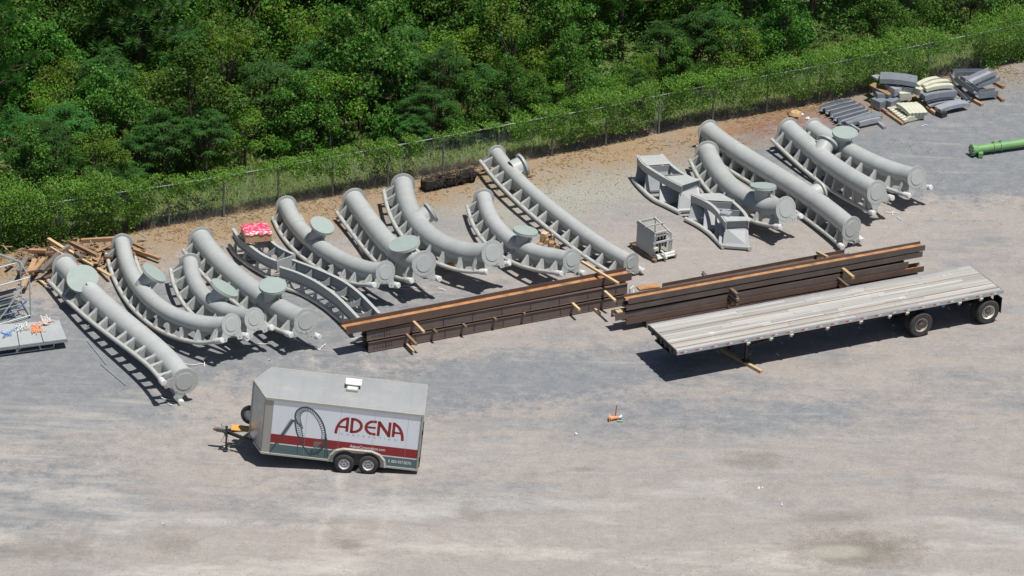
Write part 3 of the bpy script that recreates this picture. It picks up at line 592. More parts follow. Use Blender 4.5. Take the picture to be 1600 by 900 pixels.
def track(key, label, lid=None, step=.82, wraps=(1, 1)):
    d = TR[key]; r_, h, g = d['r'], d['h'], d['g']; n = 49
    P = catmull(d['C'], n); ro = d['roll']; rol = [ro[min(int(i/(n-1)*8), 7)]*(1-(i/(n-1)*8-min(int(i/(n-1)*8), 7)))+ro[min(int(i/(n-1)*8), 7)+1]*(i/(n-1)*8-min(int(i/(n-1)*8), 7)) for i in range(n)]
    F = []
    tz = (P[-1]-P[-4]).normalized().z*.9; te = Vector((math.sin(R(PHI[key]-3)), -math.cos(R(PHI[key]-3)), tz)).normalized(); fr_ = []
    for i, (t, S, U) in enumerate(frames(P, n)):
        u = max(0, (i/(n-1)-.72)/.28); u = u*u*(3-2*u); t = t.lerp(te, u).normalized(); S = t.cross(Vector((0, 0, 1))).normalized(); fr_.append((t, S, S.cross(t)))
    for (t, S, U), a in zip(fr_, rol): F.append((t, S*math.cos(a)+U*math.sin(a), -U*math.cos(a)+S*math.sin(a)))
    root = thing('coaster_track_section', label, 'track section', (P[n//2].x, P[n//2].y, 0))
    mb = MB(); nn_ = 36; vs = []
    for p, (t, L, D) in zip(P, F): vs += [p+(L*math.cos(2*math.pi*k/nn_)+D*math.sin(2*math.pi*k/nn_))*r_ for k in range(nn_)]
    mb.add(vs, [(i*nn_+k, i*nn_+(k+1) % nn_, (i+1)*nn_+(k+1) % nn_, (i+1)*nn_+k) for i in range(n-1) for k in range(nn_)]); mb.build('spine_pipe', M['paint'], root)
    mb = MB(); ws = [int(n*q_) for q_ in ((.22, .48, .74) if n else ())]
    for i in ws:
        mb = MB(); mb.add([P[i]+F[i][0]*o_+(F[i][1]*math.cos(.1745*k)+F[i][2]*math.sin(.1745*k))*(r_+.005) for o_ in (-.012, .012) for k in range(36)], [(k, (k+1) % 36, (k+1) % 36+36, k+36) for k in range(36)])
        mb.build('weld_seam', M['cap'], root)
    rails = []
    for sg in (1, -1):
        Q = [p+D*h+L*g/2*sg for p, (t, L, D) in zip(P, F)]; rails.append(Q)
        mb = MB(); mb.tube(Q, .085, 14); mb.build('rail', M['rail'], root)
    cum = [0]
    for i in range(n-1): cum.append(cum[-1]+(P[i+1]-P[i]).length)
    k = max(3, round(cum[-1]/step)); rg = g/2
    for j in range(k):
        s = cum[-1]*(j+.5)/k; i = max(q for q in range(n) if cum[q] <= s); p = P[i]; t, L, D = F[i]
        mb = MB(); w = rg-.05
        poly = [(-r_*.93, r_*.12), (-r_*1.02, r_*.5), (-w*.80-r_*.12, h*.72), (-w, h-.10), (-w-.02, h+.05), (-w*.42, h+.05), (-w*.34, h-.04), (w*.34, h-.04), (w*.42, h+.05), (w+.02, h+.05), (w, h-.10), (w*.80+r_*.12, h*.72), (r_*1.02, r_*.5), (r_*.93, r_*.12)]
        for o_ in (-.085, .055): mb.prism([p+L*a+D*b+t*o_ for a, b in poly], t*.03)
        mb.beam(p+D*(r_+.02)-t*.08, p+D*(h-.02)-t*.08+t*.0, .05, .05, up=t)
        for sg in (1, -1):       # triangular fin standing on each rail, leaning against the spine
            a = p+L*sg*(rg-.02)+D*(h-.08); c = p+L*sg*r_*.88+D*r_*.30; nn = t.cross(c-a).normalized()*.03
            mb.prism([a-t*.10, a+t*.10, c+t*.03, c-t*.03], nn)
            mb.beam(a+D*.02-t*.12, a+D*.02+t*.12, .1, .06, up=-D)
        mb.build('saddle', M['paint'], root)
    for e, (i, sg) in enumerate(((0, -1), (n-1, 1))):
        p = P[i]; t, L, D = F[i]; Rf = r_+.115; mb = MB(); o = t*sg
        mb.disc(p+o*.012, o, Rf, .05, 40); w = g*.42
        poly = [(-Rf*.86, Rf*.35), (-w, h-.05), (-w, h+.10), (-w*.52, h+.10), (-w*.42, h-.04), (0, h-.10 if h-.10 > Rf*.8 else Rf*.8), (w*.42, h-.04), (w*.52, h+.10), (w, h+.10), (w, h-.05), (Rf*.86, Rf*.35)]
        mb.prism([p+L*a+D*b-o*.008 for a, b in poly], o*.036)
        fl = mb.build('end_flange', M['paint'], root)
        mb = MB(); mb.disc(p+o*.045, o, r_*.82, .03, 36); mb.build('end_cap', M['cap'], fl)
        mb = MB(); nb = 20
        for q in range(nb):
            a = 2*math.pi*q/nb; c = p+L*math.cos(a)*(Rf-.06)+D*math.sin(a)*(Rf-.06)+o*.04; mb.disc(c, o, .016, .016, 6)
        for a in (-w*.7, -w*.2, w*.2, w*.7): mb.disc(p+L*a+D*(h-.02 if abs(a) > w*.5 else h-.16)+o*.045, o, .018, .03, 6)
        mb.build('bolt_ring', M['bolt'], fl)
        if e == 1:
            for Q, on in zip(rails, wraps):
                if not on: continue
                mb = MB(); a, b = Q[-4], Q[-1]; dd = (b-Q[-3]).normalized()
                mb.lathe(b-dd*.16, dd, [(.09, -.02), (.115, 0), (.125, .1), (.118, .22), (.125, .31), (.10, .34), (.001, .345)], 12); mb.build('plastic_end_wrap', M['wrap'], root)
    if lid:
        (lx, ly), deg, q, Rl = lid; nn = lidn(deg, q); best = None
        for i in range(n):
            for l in (x*.03 for x in range(14, 45)):
                c = P[i]+nn*l; x, y = pxof(c); e = (x-lx)**2+(y-ly)**2+(l-r_-(.38 if q > 0 else .28))**2*(60 if q > 0 else 250)
                if best is None or e < best[0]: best = (e, i, l)
        _, i, l = best; p = P[i]; c = p+nn*l
        nk = .62 if q > 0 else .78; mb = MB(); mb.lathe(p, nn, [(Rl*nk, r_*.35), (Rl*nk, l-.02)], 36)
        t = F[i][0]
        for sg in (1, -1):   # gusset between the stub and the pipe
            b = p+t*sg*(Rl*.62); mb.prism([p+nn*(r_+.22)+t*sg*Rl*.60-nn.cross(t)*.015, p+nn*(r_*.93)+t*sg*Rl*.60-nn.cross(t)*.015, p+nn*(r_*.93)+t*sg*(Rl*.62+.28)-nn.cross(t)*.015], nn.cross(t).normalized()*.03)
        st = mb.build('column_stub', M['paint'], root)
        mb = MB(); mb.disc(c, nn, Rl, .055, 44); mb.build('stub_flange', M['paint'], st)
        mb = MB(); mb.disc(c+nn*.052, nn, Rl*.985, .045, 44); lo2 = mb.build('blank_lid', M['lid'], st)
        mb.v, mb.f, mb.mi = [], [], []; U = nn.orthogonal().normalized(); V = nn.cross(U)
        for q2 in range(18): mb.disc(c+nn*.078+(U*math.cos(q2*.349)+V*math.sin(q2*.349))*Rl*.90, nn, .014, .012, 6)
        mb.build('lid_bolts', M['bolt'], st)
    # timber blocks under both ends
    return P, F, rails
def timber(a, b, w, h, label, m='wood_new', group=None, up=(0, 0, 1), name='timber_block', cat='timber'):
    mb = MB(); mb.beam(a, b, w, h, up); return solo(mb, name, M[m], label, cat, group)
TL = {}
TL['A'] = track('A', 'long twisted grey track section at the left end, big round plate facing the viewer', ((130, 437), 90, .86, .63))
TL['B'] = track('B', 'slender curved grey track section, second from the left, its far end on the lumber heap', ((238.7, 426), 53, .33, .55))
TL['C'] = track('C', 'short curved grey track section whose flange sits between two longer ones', ((350, 451), 59, .30, .60))
TL['D'] = track('D', 'thick grey track section with an upright stub and oval plate, left of the box girders', ((427, 447), 90, .58, .55))
TL['F'] = track('F', 'curved grey track section right of the pink wrapped crate with a tilted blank plate', ((503, 352.5), 65, .6, .52))
TL['G'] = track('G', 'straight thick grey track section with a large blank plate resting beside its near flange', ((632, 382.4), 105, .5, .64))
TL['H'] = track('H', 'thick strongly bent grey track section with an edge-on plate on its right side', ((672.5, 332), 36, -.12, .48))
TL['I'] = track('I', 'curved grey track section with a level pale plate beside small wooden blocks', ((820.8, 362.5), 82, .38, .52))
TL['J'] = track('J', 'longest slim grey track section, its rail turned up to the left, reaching the rusty beams', ((817, 258), 29, -.25, .52), wraps=(0, 1))
TL['N'] = track('N', 'curved grey track section with flat oval plate next to the box frames', ((1192.5, 292), 90, .28, .56))
TL['O'] = track('O', 'long straight grey track section reaching the right hand beam stack', ((1281, 300), 25, -.45, .45))
TL['P'] = track('P', 'second grey track section from the right with its rail raised on the left', ((1292, 222), 60, -.3, .5))
TL['Q'] = track('Q', 'rightmost grey track section with an upright stub under a round plate', ((1320.6, 208.6), 90, .55, .56))
g_bl = 'timber blocks under the track sections'
for key, fr in (('A', (.12, .9)), ('B', (.5,)), ('D', (.4, .8)), ('F', (.6,)), ('H', (.75,)), ('I', (.6,)), ('J', (.35, .8)), ('O', (.6,)), ('P', (.7,))):
    P, F, rl = TL[key]
    for f in fr:
        if f > .65: f = .62
        i = int(f*48); p = P[i]; t, L, D = F[i]; S = t.cross(Vector((0, 0, 1))).normalized(); zt = max(.06, min(rl[0][i].z, rl[1][i].z)-.1)
        q = rl[0][i] if rl[0][i].z < rl[1][i].z else rl[1][i]
        a = Vector((q.x, q.y, zt/2)); timber(a-S*.32, a+S*.32, .13, zt, 'short timber block wedged under a track section rail', 'wood_tan', g_bl)

# ---------------------------------------------------------------- open box girders (curved, two beams with diaphragms over a rail)
def rs(pts, n): return catmull(pts, n)
def ibeam(mb, P, hgt, fl, web=.025):
    mb.sweep([p-Vector((0, 0, hgt/2)) for p in P], [(-web/2, -hgt/2+.025), (web/2, -hgt/2+.025), (web/2, hgt/2-.025), (-web/2, hgt/2-.025)])
def girder(root, Lp, Rp, rail, zt, hgt, ndia, closed=(), post=True):
    n = 25; L = rs([at(x, y, zt) for x, y in Lp], n); Rr = rs([at(x, y, zt) for x, y in Rp], n)
    for P in (L, Rr):
        mb = MB(); ibeam(mb, P, hgt, .12); w = mb.build('side_beam', M['truss'], root)
        mb = MB()
        for z in (-.012, -hgt+.012): mb.sweep([p+Vector((0, 0, z)) for p in P], [(-.065, -.012), (.065, -.012), (.065, .012), (-.065, .012)])
        mb.build('flange_strip', M['edge'], w)
    for k in range(ndia):
        i = int((k+.35)/ndia*(n-1)); j = min(n-1, i+0); a, b = L[i], Rr[j]; mb = MB(); m_ = 10; poly = []
        for q in range(m_+1):
            u = q/m_; poly.append(a.lerp(b, u)+Vector((0, 0, -.03-.20*math.sin(math.pi*u))))
        for q in range(m_, -1, -1): poly.append(a.lerp(b, q/m_)+Vector((0, 0, -hgt+.03)))
        dd = (b-a).cross(Vector((0, 0, 1))).normalized()*.02; top = poly[:m_+1]; bot = poly[m_+1:][::-1]
        for q in range(m_): mb.prism([top[q], top[q+1], bot[q+1], bot[q]], dd)
        mb.build('diaphragm', M['truss'], root)
    if rail:
        Q = rs([at(x, y, .13) for x, y in rail], n); off = (Rr[n//2]-L[n//2]); off.z = 0; off = off.normalized()*1.05
        Q2 = [q+off for q in Q]
        for S in (Q, Q2): mb = MB(); mb.tube(S, .085, 12); mb.build('rail', M['rail'], root)
        for k in range(ndia):
            i = int((k+.5)/ndia*(n-1)); mb = MB()
            for S, T in ((Q, L), (Q2, Rr)):
                a = S[i]; b = T[i]-Vector((0, 0, hgt)); c = b.lerp(Vector((a.x, a.y, b.z)), .25)
                mb.prism([a+Vector((0, 0, .05)), Vector((c.x, c.y, b.z)), b+(T[min(i+1, n-1)]-T[i]).normalized()*.03, a+Vector((0, 0, -.02))+(T[min(i+1, n-1)]-T[i]).normalized()*.2], (off*.03))
            mb.beam(Q[i]-Vector((0, 0, .02)), Q2[i]-Vector((0, 0, .02)), .08, .06)
            mb.beam(L[i]-Vector((0, 0, hgt)), Vector((L[i].x, L[i].y, .1)), .07, .07, up=(1, 0, 0)); mb.beam(Rr[i]-Vector((0, 0, hgt)), Vector((Rr[i].x, Rr[i].y, .1)), .07, .07, up=(1, 0, 0))
            mb.build('cross_leg', M['truss'], root)
    return L, Rr
zt = .98
r1 = thing('box_track_girder', 'open grey box girder with curved sides carrying the pink wrapped crate', 'girder', at(410, 410))
girder(r1, [(364, 356), (374.6, 371), (393.5, 385.4), (412.4, 398.6), (431.3, 407)], [(405, 352), (417, 368), (428.4, 380), (440.7, 388.2), (458.7, 396.7)], [(358.5, 383.5), (368.9, 398.6), (387.8, 413.7), (406.7, 425), (424, 436)], zt, .42, 4)
mb = MB(); a, b = at(432, 408, zt), at(461, 398, zt); mb.prism([a+Vector((0, 0, .02)), b+Vector((0, 0, .02)), b-Vector((0, 0, .48)), a-Vector((0, 0, .48))], (.03, -.03, 0)); mb.build('end_plate', M['paint'], r1)
r2 = thing('box_track_girder', 'longer open grey box girder curving down to the end of the rusty beams', 'girder', at(510, 460))
girder(r2, [(437, 416.5), (463.4, 425), (491.7, 438.3), (520, 457.2), (540.9, 476), (560, 496)], [(456.5, 405.2), (482.3, 414.6), (510.6, 426), (539, 440.2), (561.6, 457.2), (580.5, 476), (592.8, 489)], [(446.4, 450.5), (467.2, 457.2), (486, 466.6), (506.8, 479.8), (523.9, 494), (533.3, 502)], zt, .46, 6)
# crate with pink film on top of the first girder
c0 = at(404, 381, zt+.03); U = (at(431, 378, zt)-at(388, 382, zt)); U.z = 0; U.normalize(); V = Vector((-U.y, U.x, 0)); Mx = Matrix((U, V, Vector((0, 0, 1)))).transposed()
cr = thing('wrapped_crate', 'pine crate with pink film wrapped top on a small pallet, standing on a girder', 'crate', c0)
cc = c0+V*.45
mb = MB()
for k in (-.45, 0, .45): mb.box(cc+Mx @ Vector((k, 0, .05)), (.1, .95, .09), Mx)
for k in (-.42, -.14, .14, .42): mb.box(cc+Mx @ Vector((0, k, .105)), (1.15, .16, .02), Mx)
mb.build('pallet', M['pallet'], cr)
mb = MB(); mb.box(cc+Vector((0, 0, .30)), (1.08, .92, .36), Mx)
bx = mb.build('crate_box', M['card'], cr)
mb = MB(); rw = random.Random(4); nx = 12; vs = []
for j in range(nx+1):
    for i in range(nx+1):
        u, v = i/nx*2-1, j/nx*2-1; ed = max(abs(u), abs(v)); z = .50+(.03+.05*rw.random())*(1-ed**4)-(.10*rw.random()+.02 if ed > .99 else 0)
        vs.append(cc+Mx @ Vector((u*.57, v*.49, z)))
mb.add(vs, [(j*(nx+1)+i, j*(nx+1)+i+1, (j+1)*(nx+1)+i+1, (j+1)*(nx+1)+i) for j in range(nx) for i in range(nx)])
m, t, b = nodes('pink_white_film'); n1 = noi(t, 5, 5, .8, stretch=(1, 2.5, 1)); t.links.new(ramp(t, n1, [(.40, (.85, .8, .8)), (.47, (.80, .04, .12)), (.62, (.75, .03, .1)), (.68, (.8, .7, .7))]), b.inputs[0]); b.inputs['Roughness'].default_value = .3
mb.build('film_cover', m, cr)
mb = MB()
for k in (-.35, .3): mb.box(cc+Mx @ Vector((k, 0, .30)), (.06, .935, .375), Mx)
mb.build('red_strap', M['pink'], cr)

# ---------------------------------------------------------------- two heavy box frames and the small frame on a pallet
def frame_unit(label, Lp, Rp, rail, zt, hgt, covers, rail_off, box=None, frontw=True):
    root = thing('track_unit', label, 'track frame', at(*rail[len(rail)//2]))
    n = 25; L = rs([at(x, y, zt) for x, y in Lp], n); Rr = rs([at(x, y, zt) for x, y in Rp], n)
    for P in (L, Rr):
        mb = MB(); mb.sweep([p-Vector((0, 0, .17)) for p in P], [(-.02, -.16), (.02, -.16), (.02, .16), (-.02, .16)]); w = mb.build('side_beam', M['truss'], root)
        mb = MB(); mb.sweep([p+Vector((0, 0, 0)) for p in P], [(-.07, -.015), (.07, -.015), (.07, .015), (-.07, .015)]); mb.build('flange_strip', M['edge'], w)
    for (u0, u1) in covers:
        i0, i1 = int(u0*(n-1)), int(u1*(n-1)); mb = MB()
        for i in range(i0, i1): mb.prism([L[i]+Vector((0, 0, .02)), L[i+1]+Vector((0, 0, .02)), Rr[i+1]+Vector((0, 0, .02)), Rr[i]+Vector((0, 0, .02))], (0, 0, .02))
        mb.build('cover_plate', M['paint'], root)
    for u in (0.02, .35, .65, .98):
        i = int(u*(n-1)); a, b = L[i], Rr[i]; mb = MB(); dd = (b-a).cross(Vector((0, 0, 1))).normalized()*.03
        H = hgt if u > .3 else hgt*.75
        mb.prism([a-Vector((0, 0, .02)), b-Vector((0, 0, .02)), b-Vector((0, 0, H)), a-Vector((0, 0, H))], dd)
        mb.build('front_plate' if u > .9 else 'bulkhead', M['truss'], root)
    Q = rs([at(x, y, .12) for x, y in rail], n); off = Rr[n//2]-L[n//2]; off.z = 0; off = off.normalized()*rail_off; Q2 = [q+off for q in Q]
    for S in (Q, Q2):
        mb = MB(); mb.tube(S, .095, 12); mb.build('rail', M['rail'], root)
    mb = MB()
    for u in (.05, .35, .65, .97):
        i = int(u*(n-1)); mb.beam(Q[i]-Vector((0, 0, .0)), Q2[i], .12, .1)
        mb.prism([Q[i]+Vector((0, 0, .05)), L[i]-Vector((0, 0, .3)), Rr[i]-Vector((0, 0, .3)), Q2[i]+Vector((0, 0, .05))], (Q[min(i+1, n-1)]-Q[min(i, n-2)]).normalized()*.03)
    mb.build('cross_plate', M['truss'], root)
    return root, L, Rr, Q
k, L, Rr, Q = frame_unit('heavy grey box frame with two cover plates and a curved rail, nearest the fence', [(996, 243), (1006, 256), (1022, 267), (1042, 279), (1066, 291)], [(1033, 241), (1044, 253), (1058, 265), (1076, 276), (1094, 282)],
    [(990, 281), (1000, 293), (1020, 311), (1040, 321), (1062, 332)], 1.12, 1.08, ((.06, .36), (.72, 1)), 1.1)
k2, L, Rr, Q = frame_unit('heavy grey box frame with a pale control box on its side, nearer the beam stack', [(1080, 304), (1096, 311), (1112, 320), (1124, 332), (1135, 347)], [(1124, 303), (1142, 313), (1154, 323), (1164, 334), (1170, 346)],
    [(1071, 342), (1092, 353), (1110, 366), (1122, 378), (1130, 386)], 1.1, 1.05, ((.0, .36), (.90, 1)), 1.1)
p = at(1134, 340, 1.0); mb = MB(); mb.box(p, (.42, .36, .5), Matrix.Rotation(-.4, 3, 'Z')); cb = mb.build('control_box', M['galvl'], k2)
mb = MB(); mb.beam(at(1126, 382, .1), p-Vector((.1, 0, .2)), .2, .2, up=(1, 0, 0)); mb.build('box_post', M['truss'], k2)
# small frame on pallet
pc = at(1024, 399, 0); U = (at(1060, 402)-at(1022, 411)).normalized(); V = Vector((-U.y, U.x, 0)); Mx = Matrix((U, V, Vector((0, 0, 1)))).transposed()
o0 = at(1021, 410)
def lp(x, y, z): return o0+Mx @ Vector((x, y, z))
mb = MB()
for x in (.06, .5, 1.0): mb.box(lp(x, .85, .06), (.1, 1.9, .1), Mx)
for q in range(8): mb.box(lp(.53, .0+q*.245, .125), (1.16, .16, .025), Mx)
solo(mb, 'wooden_pallet', M['pallet'], 'brown wooden pallet under the small open steel frame', 'pallet')
fr = thing('equipment_frame', 'small open grey steel frame with rails and loose fittings standing on a pallet', 'equipment', lp(.5, .8, .14))
mb = MB(); mb.box(lp(.06, .75, .74), (.04, 1.3, 1.15), Mx); mb.box(lp(.96, 1.05, .40), (.04, .7, .5), Mx); mb.build('side_plate', M['truss'], fr)
mb = MB()
for z in (.22, .80, 1.30): mb.box(lp(.5, .12+(.25 if z > 1 else 0), z if z < 1.2 else 1.1), (.98, .07, .07), Mx)
mb.box(lp(.5, .75, 1.29), (.98, .05, .05), Mx); mb.box(lp(.5, 1.4, 1.22), (.98, .05, .1), Mx); mb.beam(lp(.94, 1.4, .15), lp(.94, 1.4, 1.28), .05, .05, up=(1, 0, 0))
for x in (.12, .88): mb.beam(lp(x, .12, .15), lp(x, .12, 1.1), .06, .06, up=(1, 0, 0)); mb.beam(lp(x, .1, 1.1), lp(x, 1.4, 1.28), .05, .05)
[mb.box(lp(.2+.15*q_, .36, .95), (.03, .04, .3), Mx) for q_ in range(6)]; [mb.box(lp(.3+.13*q_, .14, .55), (.03, .04, .4), Mx) for q_ in range(6)]; mb.box(lp(.5, .36, .95), (.9, .04, .05), Mx)
mb.build('open_frame', M['edge'], fr)
mb = MB(); mb.box(lp(.5, .55, .5), (.75, .4, .4), Mx); mb.box(lp(.5, .5, .85), (.7, .1, .2), Mx); mb.build('inner_panel', M['black'], fr)
mb = MB(); mb.tube([lp(.15, .0, .22), lp(1.0, 0, .26)], .07, 10); mb.tube([lp(.15, -.06, .16), lp(.98, -.06, .17)], .05, 10); mb.build('roller', M['wrap'], fr)
mb = MB(); mb.tube([lp(.3, -.05, .5), lp(.42, -.12, .38), lp(.5, -.2, .15)], .04, 8); mb.build('hose', M['white'], fr)
mb = MB(); mb.box(lp(.12, .1, .55), (.2, .2, .12), Mx); mb.box(lp(.55, .1, .48), (.2, .12, .12), Mx @ Matrix.Rotation(.6, 3, 'Y')); mb.build('loose_fitting', M['cream'], fr)

# ---------------------------------------------------------------- rusty beam stacks
def Hbeam(a, b, w, d, label, flat=False, group=None, mats=('rust', 'orust'), stiff=0, endholes=False, name='steel_beam', woff=0):
    """a-b: centre line; upright: web vertical, depth d, flange width w. flat: lying, web level (trough on top)"""
    a, b = Vector(a), Vector(b); t = (b-a).normalized(); S = t.cross(Vector((0, 0, 1))).normalized()
    root = thing(name, label, 'steel beam', (a+b)/2, None, group); tf = .025
    f = MB(); wb = MB(); c = (a+b)/2; wb.cur = 0
    if flat:
        for sg in (1, -1): f.beam(a+S*sg*(d/2-tf/2), b+S*sg*(d/2-tf/2), tf, w)
        wb.beam(a+t*.01, b-t*.01, d-2*tf-.002, .02)
        f.build('flange', M[mats[0]], root); wb.build('web', M[mats[1]], root)
    else:
        for sg in (1, -1): f.beam(a+Vector((0, 0, sg*(d/2-tf/2))), b+Vector((0, 0, sg*(d/2-tf/2))), w, tf)
        wb.beam(a+S*woff, b+S*woff, .02, d-2*tf-.002); f.build('flange', M[mats[0]], root); wb.build('web', M[mats[1] if mats[1] != 'orust' else 'rust2'], root)
        if stiff:
            s = MB(); Ln = (b-a).length
            for k in range(stiff): s.beam(a+t*Ln*(k+.6)/stiff-Vector((0, 0, d/2-tf)), a+t*Ln*(k+.6)/stiff+Vector((0, 0, d/2-tf)), w*.9, .018, up=t)
            s.build('stiffener', M[mats[0]], root)
    if endholes:
        s = MB()
        for kx in range(7):
            for kz in (-.07, .05): s.disc(a+t*(.25+kx*.12)+Vector((0, 0, kz))+S*(woff+.0145), S, .022, .012, 8)
        s.build('bolt_holes', M['black'], root)
    return root
# first stack: direction from its bottom near edge
A0, A1 = at(576, 552), at(982, 476.5); t1 = (A1-A0).normalized(); S1 = t1.cross(Vector((0, 0, 1))).normalized()      # S1 points towards the viewer
Lg = (A1-A0).length; up = Vector((0, 0, 1))
gB = 'stacked rusty girders'
w, d = .26, .42
for row, (z0, sh, ln, back) in enumerate(((.03, 0, Lg, 0), (.52, -.06, Lg, .03))):
    for k, lab in enumerate(('near', 'far')):
        a = A0+t1*sh-S1*(back+w/2+k*(w+.12))+up*(z0+d/2)
        lbl = {(0, 'near'): 'dark rusty girder with stiffeners, bottom front of the left hand stack', (0, 'far'): 'dark rusty girder, bottom rear of the left hand stack', (1, 'near'): 'dark grey rusty girder in the middle layer of the left hand stack, front side', (1, 'far'): 'dark rusty girder in the middle layer of the left hand stack, rear side'}[(row, lab)]
        Hbeam(a, a+t1*ln, w, d, lbl, mats=('rust', 'rust2'), stiff=9 if k == 0 else 0, endholes=(k == 0), woff=.085 if k == 0 else 0)
zt = 1.0
nf = at(541.2, 511, zt+.33); nf2 = at(987.5, 426, zt+.33); ff = at(528, 503, zt+.33)
tt = (nf2-nf).normalized(); SS = tt.cross(up).normalized(); wd = max(.48, abs((ff-nf).dot(SS)))
a = nf-SS*wd/2-up*.165
Hbeam(a, a+tt*((nf2-nf).length), .33, wd, 'rusty beam lying flat on top of the left hand stack, orange trough facing up', True)
gD = 'timber spacers between the rusty beams'
def spacer(px, py, z, L, S, lbl, w=.10, h=.09, m='wood_new', back=.5):
    p = at(px, py, z); timber(p+S*.02, p-S*L, w, h, lbl, m, gD, name='timber_spacer')
S1n = S1
spacer(662, 519, 1.0, 1.0, S1n, 'pale timber spacer poking out below the top beam at the left of the first stack')
spacer(961, 470, 1.02, .9, S1n, 'short pale spacer end near the right of the first stack', m='wood_new')
for i, (px, py) in enumerate(((649, 534), (617, 467), (640, 505), (672, 499), (711, 491), (752, 482), (860, 463), (897, 480))):
    pass
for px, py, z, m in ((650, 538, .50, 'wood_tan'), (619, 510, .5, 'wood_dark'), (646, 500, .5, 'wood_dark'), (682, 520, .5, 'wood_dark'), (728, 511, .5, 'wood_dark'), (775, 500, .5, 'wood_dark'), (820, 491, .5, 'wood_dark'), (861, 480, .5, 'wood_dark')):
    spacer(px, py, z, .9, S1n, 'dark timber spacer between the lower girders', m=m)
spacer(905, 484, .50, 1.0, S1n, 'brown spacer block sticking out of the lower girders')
spacer(937, 490, .06, 1.1, S1n, 'pale skid timber under the right end of the first stack')
spacer(646, 549, .05, 1.2, S1n, 'thin skid timber under the left end of the first stack', w=.08, h=.08)
timber(at(909, 409, 1.42), at(966, 443, 1.46), .11, .09, 'long pale timber laid across the top of the left hand beam stack', 'wood_new')
timber(at(563, 478, .1), at(578, 484, .1), .1, .12, 'pale timber end behind the left hand beam stack', 'wood_new')
# left end cloth-like steel bracket lying by the stack
mb = MB(); a = at(550, 532, .12); mb.tube([a, a+Vector((.35, -.05, .12)), a+Vector((.55, .1, .12)), a+Vector((.5, .3, .05))], .09, 10); solo(mb, 'bent_pipe_bracket', M['rail'], 'short bent pale bracket by the left end of the beam stack', 'bracket')
# second stack
B0, B1 = at(981, 470, 1.27), at(1446, 386, 1.27); t2 = (B1-B0).normalized(); S2 = t2.cross(up).normalized()
def b2(px0, py0, px1, py1, ztop, w, d, lbl, flat=True, mats=('rust2', 'orust')):
    a, b = at(px0, py0, ztop), at(px1, py1, ztop); t = (b-a).normalized(); S = t.cross(up).normalized()
    h = w if flat else d; wd = d if flat else w
    Hbeam(a-S*wd/2-up*h/2, b-S*wd/2-up*h/2, w, d, lbl, flat, mats=mats)
b2(982, 467, 1446, 383, 1.42, .24, .42, 'rusty beam with bright orange trough on top of the right hand stack')
b2(979, 477, 1442, 393, 1.14, .24, .40, 'greyish rusty beam second from the top of the right hand stack', mats=('rust2', 'rust'))
b2(962, 491, 1420, 409, .80, .30, .40, 'rusty beam in the middle of the right hand stack with a wooden block in its left end', mats=('rust2', 'rust'))
b2(979, 499, 1444, 416, .52, .24, .40, 'dark rusty beam below the middle one of the right hand stack', mats=('rust', 'orust'))
b2(1010, 503, 1440, 428, .27, .24, .42, 'bottom rusty beam of the right hand stack, mostly hidden by the flatbed', mats=('rust', 'rust'))
b2(1042, 449, 1327, 396, .9, .3, .4, 'dark beam lying lower behind the right hand stack', mats=('rust', 'rust'))
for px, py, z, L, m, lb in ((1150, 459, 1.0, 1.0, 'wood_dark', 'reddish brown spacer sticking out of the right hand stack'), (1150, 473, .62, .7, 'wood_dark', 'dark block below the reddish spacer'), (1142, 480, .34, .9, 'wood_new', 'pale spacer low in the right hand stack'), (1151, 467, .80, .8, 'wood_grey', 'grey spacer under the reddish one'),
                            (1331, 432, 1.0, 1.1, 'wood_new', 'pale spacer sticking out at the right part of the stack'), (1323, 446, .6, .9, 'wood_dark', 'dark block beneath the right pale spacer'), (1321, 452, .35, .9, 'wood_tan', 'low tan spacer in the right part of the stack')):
    p = at(px, py, z); timber(p+S2*.12, p-S2*L, .13, .12, lb, m, None, name='timber_spacer')
timber(at(1277, 394, 1.05), at(1293, 402, 1.2), .12, .1, 'pale timber standing out behind the right hand stack', 'wood_new', name='timber_spacer')
timber(at(1098, 424, .1), at(1112, 437, .3), .08, .05, 'thin dark stick leaning behind the right hand stack', 'wood_grey', name='timber_spacer')
timber(at(963, 489, .70)+Vector((0, 0, 0)), at(975, 486, .72), .26, .14, 'tan wooden block in the end of the middle beam', 'wood_new')
mb = MB(); mb.box(at(1013, 448, .05), (.9, .35, .03), Matrix.Rotation(.4, 3, 'Z')); solo(mb, 'plywood_scrap', M['orust'], 'ochre plywood scrap between the two beam stacks', 'plywood')
mb = MB(); a = at(985, 462, .5); mb.beam(at(984, 458, .2), at(990, 453, .2), .05, .4); mb.beam(at(990, 468, .05), at(990, 452, .4), .05, .05, up=(1, 0, 0)); mb.beam(at(978, 470, .3), at(992, 466, .3), .08, .05)
solo(mb, 'steel_clip', M['wrap'], 'pale steel clip hanging at the right end of the first stack', 'bracket')
